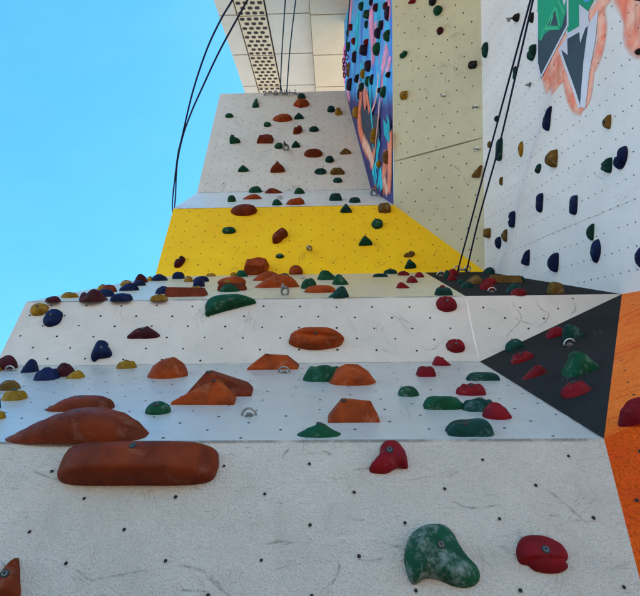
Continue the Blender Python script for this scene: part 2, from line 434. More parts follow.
# second slab, cream then charcoal
m = MB(); pts = [L[2], SE, DK, L[3]]; slab(m, P4, pts, M['cream'])
lattice(m, P4, pts, M['cream'], (290, 288), V2((.28, 0)), V2((.14, .1)), .007)
tag(m.build('wall_panel', wall), 'narrow cream sloping panel below the yellow panel')
m = MB(); pts = [SE, C, A, DK]; slab(m, P4, pts, M['dark'])
lattice(m, P4, pts, M['dark'], (290, 288), V2((.28, 0)), V2((.14, .1)), .007)
tag(m.build('wall_panel', wall), 'charcoal sloping sliver in front of the mural wall')
# yellow
m = MB(); pts = [L[3], A, K, L[4]]; slab(m, PY, pts, M['yellow'])
lattice(m, PY, pts, M['yellow'], (322, 246), (344, 245.7), (333, 251.5), .0085)
rscuffs(m, PY, (180, 215, 420, 268), 5, 25, .008, 8)
scuffs(m, PY, [[(374, 263), (377, 267), (390, 260)], [(433, 256), (441, 244)], [(234, 255), (240, 246)]], .016)
joint(m, PY, L[4], K, .014)
tag(m.build('wall_panel', wall), 'bright yellow panel with scattered bolt holes')
m = MB(); pts = [L[4], K, BR6, L[5]]; slab(m, P5, pts, M['white_strip'])
lattice(m, P5, pts, M['white_slab'], (290, 198), V2((.28, 0)), V2((.14, .1)), .008)
tag(m.build('wall_panel', wall), 'narrow white strip just above the yellow panel')
m = MB(); pts = [L[5], BR6, TR6, L[6]]; slab(m, P6, pts, M['white_far'])
lattice(m, P6, pts, M['white_far'], (300, 150), V2((.28, 0)), V2((.14, .1)), .009)
rscuffs(m, P6, (215, 100, 355, 185), 12, 22, .01, 9)
joint(m, P6, L[5], BR6, .014)
tag(m.build('wall_panel', wall), 'topmost off-white panel under the concrete soffit')
m = MB(); pts = [V, C, D]; 
slab(m, D2, [D, C, V], M['dark'])
lattice(m, D2, [D, C, V], M['dark'], (540, 360), V2((.28, .0)), V2((.14, .1)), .007)
rscuffs(m, D2, (530, 330, 600, 400), 3, 30, .006, 12)
tag(m.build('wall_panel', wall), 'charcoal triangular panel beside the orange wall')
# left flank and top, closing the body
YB = CR[6].y + 1.2
m = MB(); fl = [BL1] + L
for a, b in zip(fl[:-1], fl[1:]):
    m.face([a, b, Vector((b.x, YB, b.z)), Vector((a.x, YB, a.z))], M['white_far'])
m.face([L[6], TR6, Vector((TR6.x, YB, TR6.z)), Vector((L[6].x, YB, L[6].z))], M['white_far'])
m.build('side_panel', wall)

# ================================================================ BEIGE WALL
bw = empty('overhanging_wall', (A.x, A.y, 0)); tag(bw, 'greenish beige climbing wall with sparse holds between the painted strip and the mural wall', 'climbing wall')
BT = BE.at(478.5, -150); T = BE.at(391, -150)
SL, SR = BE.at(393.4, 162), BE.at(483, 138)
for pts, lab in (([SL, SR, BT, T], 'beige upper panel'), ([K, A, SR, SL], 'beige lower panel under the slanting seam')):
    m = MB(); slab(m, BE, pts, M['beige'], .05)
    lattice(m, BE, pts, M['beige'], (425, 16), (425.5, 36.3), (432.5, 23.7), .0095, False, .04, .008)
    if lab == 'beige upper panel':
        rscuffs(m, BE, (400, 10, 478, 130), 22, 18, .006, 10)
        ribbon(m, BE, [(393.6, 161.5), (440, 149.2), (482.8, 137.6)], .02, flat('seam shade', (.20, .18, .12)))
    else:
        rscuffs(m, BE, (405, 170, 478, 230), 6, 16, .008, 11)
        scuffs(m, BE, [[(454, 166), (458, 169), (461, 172)], [(463, 177), (465, 180)]], .02)
    tag(m.build('wall_panel', bw), lab)

# ================================================================ PAINTED STRIP WALL
def strip_paint():
    m, n, b = mat('spray painted strip', .6, .3)
    tc = n.nodes.new('ShaderNodeTexCoord'); sp = n.nodes.new('ShaderNodeSeparateXYZ'); n.links.new(tc.outputs['UV'], sp.inputs[0])
    uv = objvec(n, (1, 1, 1), uv=True)
    uvS = objvec(n, (6, 1.3, 1), uv=True)
    s1 = noise_t(n, uvS, 1.2, 5, .6, 1.3)
    top = ramp(n, s1, [(.25, (.03, .08, .50)), (.40, (.07, .22, .72)), (.52, (.05, .50, .78)), (.58, (.10, .25, .72)), (.66, (.74, .26, .40)), (.78, (.78, .40, .50))])
    uvB = objvec(n, (5, 2.0, 1), uv=True); s2 = noise_t(n, uvB, .8, 4, .6, .8)
    bot = ramp(n, s2, [(.30, (.012, .014, .06)), (.46, (.03, .03, .14)), (.56, (.06, .05, .20)), (.64, (.02, .02, .08))])
    wob = n.nodes.new('ShaderNodeMath'); wob.operation = 'MULTIPLY_ADD'; n.links.new(s1, wob.inputs[0]); wob.inputs[1].default_value = .16; n.links.new(sp.outputs[1], wob.inputs[2])
    f = ramp(n, wob.outputs[0], [(.55, 0), (.64, 1)])
    c = mix(n, f, bot, top); n.links.new(c, b.inputs['Base Color'])
    v = objvec(n); bump(n, b, noise_t(n, v, 220, 3, .6), .4, .003); return m
M['strip'] = strip_paint()
sw = empty('painted_wall', (K.x, K.y, 0)); tag(sw, 'narrow side wall spray-painted in blue, pink and coral, crowded with small holds', 'climbing wall')
m = MB(); TLc = CO.at(342.5, -150)
def spx(x, y): return ((x - 342) / 53.0, (205 - y) / 205.0)
def sface(pts): 
    m.face(pts, M['strip'], [spx(*proj(p)) for p in pts])
sface([K, BR6, TR6][::-1])
sface([K, TR6, TLc, T][::-1])
off = X * .03
for a, b in ((BR6, TR6), (TR6, TLc)): m.face([a, b, b + off, a + off], M['strip'], [(0, 0)] * 4)
cP = flat('coral paint', (.80, .26, .16)); cC = flat('cyan paint', (.03, .42, .50)); cS = flat('slate paint', (.055, .06, .09)); cN = flat('cream paint', (.66, .40, .36))
cO = flat('salmon paint', (.74, .20, .13))
def sp_poly(pix, mt, h=.003):
    cx = sum(p[0] for p in pix) / len(pix); cy = sum(p[1] for p in pix) / len(pix)
    poly_px(m, COL_LOW, pix, mt, h) if max(p[1] for p in pix) > 150 else poly_px(m, CO, pix, mt, h)
def lowpoly(pix, mt, h=.004): poly_px(m, COL_LOW, pix, mt, h)
SPR = {}
def spray(name, c, al=.95, sc=1.6):
    if name not in SPR: SPR[name] = scuffmat(name, c, al, sc, .3, .5, tuple(min(1, x * 1.5 + .03) for x in c), .3)
    return SPR[name]
sCor = spray('coral haze spray', (.80, .20, .11)); sSal = spray('salmon spray', (.85, .38, .28)); sCy = spray('cyan spray', (.02, .42, .52)); sSl = spray('slate spray', (.035, .035, .05), 1); sPk = spray('pink spray', (.80, .28, .42), .9); sMg = spray('magenta spray', (.70, .12, .42), .9); sNv = spray('navy spray', (.015, .02, .10), .95)
lowpoly([(361, 103), (364, 101), (366, 108), (369, 111), (371, 106), (373, 116), (376, 113), (379, 120), (380, 135), (377, 150), (374, 158), (371, 149), (368, 151), (366, 142), (363, 140), (361, 128)], cS)
for pts, mt, w, hh in (
    ([(358, 84), (361, 96), (359.5, 112), (361, 130)], sCor, .34, .006), ([(364, 88), (365, 98), (366, 108)], sCor, .3, .0065), ([(358.5, 112), (360, 128), (364, 142), (369, 154)], sCor, .34, .007),
    ([(363, 140), (367, 147), (371, 156), (374, 166)], sSal, .3, .008), ([(375, 150), (373, 158), (371, 168)], sCor, .22, .0075),
    ([(387, 150), (386, 162), (384, 176), (386, 192)], sCor, .4, .006), ([(390, 130), (390, 150), (390, 172), (389, 194)], sCor, .34, .0065), ([(384, 178), (386, 186), (388, 194)], sSal, .22, .008),
    ([(376, 160), (377, 172), (379, 186)], sCy, .36, .006), ([(380, 168), (381, 180), (382, 190)], sCy, .28, .0065), ([(373, 168), (375, 178), (377, 186)], sCy, .2, .007), ([(380, 140), (378, 150), (377, 160)], sCy, .22, .007),
    ([(366, 90), (368, 100), (370, 112)], sCor, .2, .007), ([(369, 78), (370, 92), (371.5, 112), (373, 128), (373.5, 150)], sCy, .1, .009),
    ([(379, 72), (378, 86), (376, 100), (372, 112)], sSal, .09, .0095), ([(380, 97), (379, 115), (377, 134), (374.5, 160)], sSal, .09, .0095),
    ([(377, 168), (378, 176), (377, 184)], sNv, .14, .009), ([(385, 70), (386, 82), (385.5, 96)], sNv, .0, .006)):
    if w: ribbon(m, COL_LOW, pts, (w, w * .8), mt, hh)
for pts, mt, w in (([(351, -10), (350.5, 12), (348, 34)], sPk, .5), ([(371, 6), (371.5, 26), (373, 44), (373, 66)], sPk, .42), ([(376, 20), (375, 40), (374, 62)], sPk, .3), ([(388, -6), (389, 10), (389, 20)], sPk, .35), ([(388, 46), (385, 58), (382, 72)], sPk, .4), ([(390, 56), (389, 64), (386, 74)], sPk, .3),
    ([(344.5, 44), (344.5, 62), (345, 84)], sMg, .35), ([(347, 84), (348, 92), (350, 100)], sPk, .3), ([(358, 10), (357, 30), (356, 50)], sCy, .4), ([(362, 60), (361, 74), (362, 84)], sCy, .25), ([(380, 2), (379, 22), (380, 44)], sCy, .3)):
    ribbon(m, CO, pts, (w, w * .6), mt, .005)
lowpoly([(384, 119), (389, 126), (390.5, 139), (389, 143), (384.5, 134)], cC, .010)
lowpoly([(387, 113), (390, 120), (391, 132), (388, 124)], cC, .012)
tag(m.build('wall_panel', sw), 'painted face of the strip wall')

# ================================================================ WHITE MURAL WALL
mw = empty('mural_wall', (C.x, C.y, 0)); tag(mw, 'bright white wall on the right with green and coral graffiti and navy holds', 'climbing wall')
dirG = (G - C).normalized(); Gx = C + dirG * 1.6
m = MB(); pts = [A, C, Gx, WH.at(800, -170), WH.at(477, -170)]
pts[4] = BT
slab(m, WH, pts, M['mural_white'], .04)
lattice(m, WH, pts, M['mural_white'], (629.6, 36), (630.4, 59), (621.3, 43.3), .0052, False, .04, .004, None, .0046)
gG = flat('green paint', (.02, .36, .20)); gD = flat('slate blue paint', (.055, .085, .115)); gW = flat('lilac white paint', (.74, .72, .82)); gB = flat('sky blue paint', (.08, .42, .72)); gL = flat('light green paint', (.06, .50, .26))
cor = M['coral']
# coral halo strokes
for st, w in (([(547, 66), (547, 76), (551, 88)], .2), ([(554, 56), (555, 72), (558, 88)], .26), ([(562, 46), (563, 60), (563, 82)], .22), ([(567, 34), (560, 48), (552, 60)], .16),
              ([(566, 66), (569, 86), (575, 103), (584, 107)], .17), ([(600, 10), (602, 32), (599, 52), (592, 70)], .15), ([(593, 62), (591, 84), (588, 100), (582, 108)], .09),
              ([(588, 20), (598, 8), (612, -8)], .16), ([(618, -8), (626, 6), (632, 20)], .17), ([(633, -8), (632, 14), (631, 30), (636, 42), (646, 47)], .2), ([(641, -8), (642, 16), (646, 40)], .16)):
    ch_ = .0012 if 'ch_' not in globals() else ch_ + .00025; ribbon(m, WH, st, (w, w), cor, ch_)
poly_px(m, WH, [(538, -3), (538, 62), (541, 77), (545, 71), (568, 24), (568, -3)], gD, .0042)
poly_px(m, WH, [(538, -3), (537.5, 38), (541, 41), (545, 34), (554, 27), (562, 28), (564, 20), (568, 8), (568, -3)], gG, .0050)
poly_px(m, WH, [(568, -3), (568, 35), (582, 27), (589, 10), (596, -3)], gG, .0051)
poly_px(m, WH, [(583, -3), (585, 2), (590, 1.5), (592, -3)], gB, .006)
poly_px(m, WH, [(546, 25), (555, 9), (558.5, 25.5)], gD, .0056)
for st in ([(541.5, 40), (544.5, 28)], [(544, 28.5), (561, 28)], [(560.5, 29), (556.5, 5)], [(557, 5), (546.5, 27)], [(559, 1), (565.5, 14)], [(550, 27), (553.5, 15)]):
    ribbon(m, WH, st, (.026, .026), gL, .0065)
poly_px(m, WH, [(560.5, 49), (569, 37), (580, 31), (589, 24), (584, 60), (580.5, 105)], gD, .0062)
# white letter edges
for st, w in (([(538, 12), (538, 63)], .03), ([(537.6, 62), (541.3, 78)], .03), ([(541, 78), (568.4, 25)], .028), ([(568.4, 27), (568.4, -3)], .026), ([(560, 48), (566, 66), (574, 88), (580.5, 108)], .03), ([(568, 36), (580, 29), (590, 22)], .05)):
    ribbon(m, WH, st, (w, w), gW, .0075)
poly_px(m, WH, [(560, 48), (568, 36), (568.5, 55)], gW, .008)
poly_px(m, WH, [(580, 4), (590, 12), (589, 20), (581, 43), (580, 28)], gW, .008)
poly_px(m, WH, [(589, 24), (599, 9), (596, 40), (590, 72), (586, 108), (580.5, 107), (584, 62)], gW, .0058)
poly_px(m, WH, [(563, -3), (565, 6), (567.5, -3)], gW, .008)
rscuffs(m, WH, (500, 100, 640, 270), 8, 30, .004, 13)
ribbon(m, WH, [(528, 244), (560, 230), (600, 214), (640, 197)], .006, M['scuff'])
tag(m.build('wall_panel', mw), 'white panel with graffiti letters')

# ================================================================ ORANGE WALL
ow = empty('orange_wall', (D.x, D.y, 0)); tag(ow, 'rough orange painted climbing wall at the right edge of the picture', 'climbing wall')
dF = (Fp - D).normalized(); Fx = D + dF * 1.5
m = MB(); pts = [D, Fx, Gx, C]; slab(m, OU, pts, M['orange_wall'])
lattice(m, OU, pts, M['orange_wall'], (622, 360), V2((.28, 0)), V2((.14, .1)), .007)
tag(m.build('wall_panel', ow), 'upper orange facet')
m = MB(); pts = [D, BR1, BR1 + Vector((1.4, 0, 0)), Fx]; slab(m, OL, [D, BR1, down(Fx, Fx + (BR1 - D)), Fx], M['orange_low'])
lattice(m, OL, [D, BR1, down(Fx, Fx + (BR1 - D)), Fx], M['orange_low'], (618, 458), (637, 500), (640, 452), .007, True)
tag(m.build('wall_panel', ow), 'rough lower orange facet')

# ================================================================ CONCRETE SOFFIT
sd = (ray(361, 358)).normalized()
cdir = (ray(420, 87.5) - ray(240, 91)); SO_P = CAMPOS + 13.5 * ray(300, 90)
cx = X
SO = Plane(SO_P, sd.cross(X))
stw = wallpaint('cast concrete soffit', (.62, .58, .50), (.48, .44, .38), 60, .5, .003, .3)
sty = wallpaint('cream concrete soffit', (.66, .56, .40), (.52, .43, .30), 60, .5, .003, .3)
M['conc'] = stw; M['concy'] = sty
M['slot'] = plain('dark soffit recess', (.03, .025, .02), .9)
cb = empty('concrete_canopy', SO_P); tag(cb, 'pale ribbed concrete soffit with perforated strips high above the wall', 'building soffit')
# metres in the soffit: a across (world X), t along sd
o2 = Vector(SO.uvof(SO.at(300, 90))); vs = 1 if SO.v.dot(sd) > 0 else -1
def sx(px): return SO.uvof(SO.at(px, 90))[0]
def st(py, px=300): return SO.uvof(SO.at(px, py))[1]
# joints across (picture y at x=270)
def line_t(y): return st(y, 270)
joints = [line_t(v) for v in (-75, -48, -20, 14, 54, 86.5)]
dj = joints[3] - joints[4]
j2 = [joints[4] + dj * k for k in range(-4, 6)]
xs = dict(l=sx(244), a=sx(258.6), b=sx(281.5), c=sx(316), d=sx(470))
step = abs(joints[4] - joints[3])
def sbox(mb, x0, x1, t0, t1, h, mt, th=.35):
    q = [SO.pt(x0, t0, h), SO.pt(x1, t0, h), SO.pt(x1, t1, h), SO.pt(x0, t1, h)]
    if (q[1] - q[0]).cross(q[2] - q[0]).dot(SO.n) < 0: q.reverse()
    slab(mb, SO, q, mt, th)
gp = step * .012
js = sorted([joints[4] + step * k for k in range(-4, 9)])
for i in range(len(js) - 1):
    t0, t1 = js[i] + gp, js[i + 1] - gp
    m = MB(); sbox(m, xs['l'], xs['a'] - gp, t0, t1, 0, M['conc']); m.build('soffit_panel', cb)
    m = MB(); sbox(m, xs['b'] + gp, xs['c'] - gp, t0, t1, 0, M['conc']); m.build('soffit_panel', cb)
    m = MB(); sbox(m, xs['c'], xs['d'], t0 + step * .1, t1 + step * .1, .14, M['concy'])
    m.build('soffit_panel', cb)
    m = MB(); sbox(m, xs['a'] + gp, xs['b'] - gp, t0, t1, .03, M['concy'])
    wA = xs['b'] - xs['a']; nr = 9
    for r_ in range(nr):
        tt = t0 + (t1 - t0) * (r_ + .5) / nr
        for c_ in range(-1, 5):
            xc = xs['a'] + wA * (.14 + .24 * c_ + (.12 if r_ % 2 else 0)); hw = wA * .085; hh = (t1 - t0) / nr * .27
            if xc - hw < xs['a'] + .03 * wA or xc + hw > xs['b'] - .03 * wA: continue
            m.face([SO.pt(xc + a * hw, tt + b * hh, .036) for a, b in ((-1, 0), (-.7, -1), (.7, -1), (1, 0), (.7, 1), (-.7, 1))], M['slot'])
    m.build('vent_panel', cb)
m = MB(); sbox(m, xs['l'] + .02, xs['d'], js[0], js[-1], -.06, M['slot'], .3); m.build('soffit_backing', cb)

# ================================================================ CLIMBING HOLDS
def norm(pts, ap=None):
    xs_ = [p[0] for p in pts]; ys_ = [p[1] for p in pts]; cx = (min(xs_) + max(xs_)) / 2; cy = (min(ys_) + max(ys_)) / 2
    sx_ = (max(xs_) - min(xs_)) / 2; sy_ = (max(ys_) - min(ys_)) / 2
    return [((x - cx) / sx_, -(y - cy) / sy_) for x, y in pts]
def spline(pts, n):
    out = []; k = len(pts)
    for i in range(n):
        s = i * k / n; j = int(s); t = s - j; a, b, c, d = [Vector(pts[(j + q) % k]) for q in (-1, 0, 1, 2)]
        out.append(.5 * ((2 * b) + (c - a) * t + (2 * a - 5 * b + 4 * c - d) * t * t + (3 * b - a - 3 * c + d) * t ** 3))
    return out
def sup(n, e):
    o = []
    for i in range(n):
        a = 2 * math.pi * i / n; c, s = math.cos(a), math.sin(a)
        o.append(Vector((math.copysign(abs(c) ** (2 / e), c), math.copysign(abs(s) ** (2 / e), s))))
    return o
SH = {
 'dome': dict(e=2.2, p=2.6, q=2.0),
 'tall': dict(e=2.1, p=3.0, q=2.2, sil=[.3, .85, 1, .97, .75, .35]),
 'lens': dict(e=3.0, p=5, q=2.0, sil=[.05, .32, .56, .76, .93, 1, .96, .84, .6, .12], lump=.03),
 'lensr': dict(e=3.0, p=5, q=2.0, sil=[.05, .4, .75, .93, 1, 1, .95, .8, .45], lump=.03),
 'bar': dict(e=4.5, p=5, q=2.0, sil=[.75, .97, 1, 1, 1, .97, .75]),
 'barb': dict(e=5.5, p=3.6, q=2.2, ap=(0, -.35), sil=[.8, .98, 1, 1, 1, .98, .85], lump=.03),
 'lump': dict(e=2.6, p=5, q=2.0, sil=[.5, .85, .8, 1, .95, .85, .9, .5], lump=.1, bumps=[(-.55, .1, .75), (.1, -.1, .8), (.7, .1, .6)]),
 'ridge': dict(e=2.2, p=2.6, q=1.5, sil=[.1, .35, .62, .7, 1, .85, .5, .3, .05], lump=.12),
 'shell': dict(e=2.3, p=3, q=2.0, ribs=5),
 'slopeL': dict(e=2.4, p=3.2, q=2.0, sil=[.4, .95, 1, .85, .62, .35, .05]),
 'slopeR': dict(e=2.4, p=3.2, q=2.0, sil=[.05, .3, .6, .85, 1, .95, .45]),
 'wingR': dict(e=3, p=4, q=1.8, sil=[.08, .3, .42, .6, .95, 1, .85, .5, .1]),
 'knob': dict(e=2.2, p=9, q=2.6, mush=.35),
 'spike': dict(e=2.2, p=3, q=1.6, sil=[.95, 1, .6, .72, .9, .95, .85, .6, .3, .05]),
 'duck': dict(pts=[(22, 155), (35, 140), (46, 125), (50, 105), (65, 93), (85, 95), (100, 115), (106, 150), (100, 158), (80, 157), (60, 168), (35, 168), (24, 164)], p=3.2, q=2.2, ap=(.25, .1)),
 'jug': dict(pts=[(70, 200), (70, 165), (78, 135), (100, 100), (135, 78), (165, 70), (207, 72), (230, 98), (243, 132), (262, 170), (285, 196), (289, 222), (272, 243), (238, 253), (205, 248), (180, 237), (152, 229), (122, 229), (104, 240), (88, 244), (77, 230)], p=3.6, q=2.0, ap=(-.1, .25), tilt=(-.35, -.1), lump=.14),
 'kidney': dict(pts=[(397, 170), (402, 140), (425, 110), (465, 103), (505, 112), (540, 135), (548, 165), (535, 183), (540, 195), (515, 208), (480, 212), (440, 205), (424, 190), (405, 185)], p=3, q=2.0, ap=(0, .1), shelf=1),
 'heart': dict(pts=[(365, 340), (372, 320), (395, 317), (415, 330), (417, 348), (430, 350), (445, 375), (440, 388), (415, 392), (395, 395), (380, 407), (363, 392)], p=5, q=2.0, ap=(-.1, -.1), lump=.05, bumps=[(-.45, .35, .8), (-.5, -.45, .8), (.55, -.25, .75)]),
 'leaf': dict(pts=[(232, 55), (240, 35), (280, 20), (340, 17), (380, 25), (412, 43), (360, 60), (300, 78), (245, 95), (236, 80)], p=3.2, q=2.0, ap=(-.1, .2)),
 'wing': dict(pts=[(505, 300), (530, 275), (570, 268), (585, 262), (600, 270), (640, 290), (625, 302), (560, 303)], p=2.5, q=1.6, ap=(.1, .1)),
 'ell': dict(pts=[(0, 10), (0, 1), (3, 0), (4.5, 1), (4.7, 5), (8, 6.5), (11, 8), (10, 9.5), (5, 10)], p=3.5, q=2, ap=(-.5, -.4)),
 'cone': dict(pts=[(0, 9), (2, 3), (3.5, 0), (5, 3), (7, 9), (3.5, 10)], p=2.2, q=1.5, ap=(0, -.3)),
 'crescent': dict(pts=[(277, 425), (285, 432), (281, 470), (277, 515), (265, 522), (250, 510), (248, 490), (255, 465), (265, 440)], p=3, q=2, ap=(.1, -.3)),
 'star': dict(pts=[(0, 6), (2, 4), (3.5, 0), (8, 1), (14, 2), (16, 5), (13, 8), (10, 8.5), (7, 10), (4, 8)], p=2.6, q=1.8),
 'bean': dict(pts=[(472, 170), (469, 150), (480, 135), (495, 120), (510, 116), (525, 125), (526, 140), (512, 152), (502, 165), (490, 174), (478, 175)], p=3, q=2, lump=.2),
 'lobes': dict(pts=[(0, 6), (1, 4), (4, 3.5), (4.5, 1), (7, 0), (10, 2), (9, 6), (6, 8.5), (2, 9), (0, 8)], p=5, q=2, lump=.08, bumps=[(-.45, -.3, .85), (.45, .35, .85)]),
 'peak': dict(pts=[(0, 11), (2, 7), (4, 3), (6.5, 0), (9, 2), (12, 6), (15, 10), (12, 11.5), (6, 12), (2, 12)], p=2.6, q=1.6, ap=(0, -.2)),
 'half': dict(pts=[(10, 0), (6, 1), (2, 5), (0, 10), (1, 15), (5, 19), (10, 20), (11, 10)], p=3.4, q=2.2, ap=(.2, 0)),
 'drop': dict(pts=[(5, 0), (8, 2), (10, 7), (9.5, 14), (6, 19), (3, 18), (0.5, 12), (1, 5)], p=3, q=2.1, ap=(0, .1)),
 'tri': dict(pts=[(0, 10), (5, 4), (9, 0), (10, 3), (10, 10), (5, 10.8)], p=3, q=1.8, ap=(.2, -.2)),
 'chunk': dict(wedge=[(-1, -.7), (-.6, -1), (.8, -.9), (1, -.2), (.7, 1), (-.5, .9), (-1, .3)], top=(.62, .6, 0, .05)),
 'trap': dict(wedge=[(-1, -1), (1, -1), (1, 1), (-1, 1)], top=(.56, .45, .12, .1)),
 'trapL': dict(wedge=[(-1, -1), (1, -1), (1, 1), (-1, 1)], top=(.42, .5, .12, 0)),
 'wedgeR': dict(wedge=[(-1, -.8), (1, -1), (.9, 1), (-.9, .9)], top=(1, 1, 0, 0), topz=[(-.40, -.45, .50), (.36, -.5, 1), (.40, .5, .93), (-.36, .5, .5)]),
 'wedgeL': dict(wedge=[(-1, -.9), (1, -.9), (.9, 1), (-.9, 1)], top=(1, 1, 0, 0), topz=[(-.42, -.4, 1), (.80, -.6, .42), (.78, .5, .40), (-.40, .5, .95)]),
 'plank': dict(wedge=[(-1, -1), (1, -1), (1, 1), (-1, 1)], top=(.88, .6, 0, .05)),
 'block': dict(wedge=[(-1, -.9), (.9, -1), (1, .6), (.2, 1), (-1, .2)], top=(.75, .7, .08, .1)),
}
def unit_mesh(kind, big, seed):
    """vertices (x, y in -1..1, z 0..1) and faces of a hold in its own frame"""
    s = SH[kind]; q = random.Random(seed); so_ = Vector((q.uniform(-50, 50), q.uniform(-50, 50), q.uniform(-50, 50)))
    if 'wedge' in s:
        bm = bmesh.new(); tx, ty, dx, dy = s['top']
        base = [bm.verts.new((x, y, 0)) for x, y in s['wedge']]
        mid = [bm.verts.new((x * .99, y * .99, .12)) for x, y in s['wedge']]
        top = [bm.verts.new(t) for t in s['topz']] if 'topz' in s else [bm.verts.new((x * tx + dx, y * ty + dy, 1 - .1 * y * q.random() - .06 * x)) for x, y in s['wedge']]
        k = len(base)
        for a, b in ((base, mid), (mid, top)):
            for i in range(k): bm.faces.new((a[i], a[(i + 1) % k], b[(i + 1) % k], b[i]))
        bm.faces.new(top)
        bmesh.ops.triangulate(bm, faces=[bm.faces[-1]] if False else [f for f in bm.faces if len(f.verts) > 4])
        if big:
            bmesh.ops.bevel(bm, geom=[e for e in bm.edges if not e.is_boundary], offset=.06, segments=3, affect='EDGES', profile=.6)
        bm.verts.ensure_lookup_table(); bm.verts.index_update()
        V_ = [v.co.copy() for v in bm.verts]; F_ = [tuple(v.index for v in f.verts) for f in bm.faces]; bm.free()
        return V_, F_, False
    n = 64 if big > 1 else (40 if big else 22); rings = 18 if big > 1 else (12 if big else 7)
    out = spline(norm(s['pts']), n) if 'pts' in s else sup(n, s['e'])
    if 'pts' in s and sum(out[i].x * out[(i + 1) % n].y - out[(i + 1) % n].x * out[i].y for i in range(n)) < 0: out.reverse()
    ap = Vector(s.get('ap', (0, 0))); p, qq = s['p'], s['q']; lump = s.get('lump', .07); mush = s.get('mush', 0)
    V_ = []; F_ = []
    for r in range(rings):
        rho = math.cos(r / rings * math.pi / 2) if r else 1
        for o in out:
            c = ap * (1 - rho) + o * rho * 1.0
            z = (1 - rho ** p) ** (1 / qq)
            if mush: c = c * (1 - mush + mush * math.sin(min(1, z * 1.1) * math.pi)); 
            if 'sil' in s:
                sl_ = s['sil']; t = (max(-1, min(1, c.x)) + 1) / 2 * (len(sl_) - 1); i0 = min(int(t), len(sl_) - 2); fr = t - i0; fr = fr * fr * (3 - 2 * fr)
                z *= sl_[i0] * (1 - fr) + sl_[i0 + 1] * fr
            if 'bumps' in s: z *= .35 + .65 * max(max(0, 1 - ((c.x - bx_) ** 2 + (c.y - by_) ** 2) / br_ ** 2) ** .5 for bx_, by_, br_ in s['bumps'])
            if big and kind in ('dome', 'tall', 'bar', 'drop', 'half', 'slopeL', 'slopeR'):
                m3 = seed % 4
                if m3 == 0: z *= 1 - .30 * math.exp(-((c.y + .15 + .2 * c.x) / .16) ** 2) * max(0, 1 - abs(c.x) ** 3)
                elif m3 == 1: z *= 1 + .22 * c.x - .1 * c.y
                elif m3 == 2: z *= 1 - .22 * math.exp(-((c.x - .35) ** 2 + (c.y + .2) ** 2) / .05) - .18 * math.exp(-((c.x + .35) ** 2 + (c.y + .1) ** 2) / .06)
            if 'ribs' in s: z *= 1 + .13 * math.sin(c.x * s['ribs'] * 2.4 + c.y * 3)
            if 'tilt' in s: z *= 1 + s['tilt'][0] * c.x + s['tilt'][1] * c.y
            if 'shelf' in s and c.y < -.35: z *= .8
            nz = noise.noise(Vector((c.x * 1.4, c.y * 1.4, 0)) + so_)
            z *= 1 + lump * nz * 1.6
            nr = noise.noise(Vector((c.x * 2.1, c.y * 2.1, z)) + so_ * 2)
            c = c * (1 + (.02 if big > 1 else .06) * nr)
            V_.append(Vector((c.x, c.y, z)))
    V_.append(Vector((ap.x, ap.y, sum(v.z for v in V_[-n:]) / n)))
    for r in range(rings - 1):
        for i in range(n):
            j = (i + 1) % n; F_.append((r * n + i, r * n + j, (r + 1) * n + j, (r + 1) * n + i))
    for i in range(n): F_.append(((rings - 1) * n + i, (rings - 1) * n + (i + 1) % n, len(V_) - 1))
    if 'sil' in s or True:
        mz = max(v.z for v in V_)
        for v in V_: v.z /= mz
    return V_, F_, True
HOLDS = []
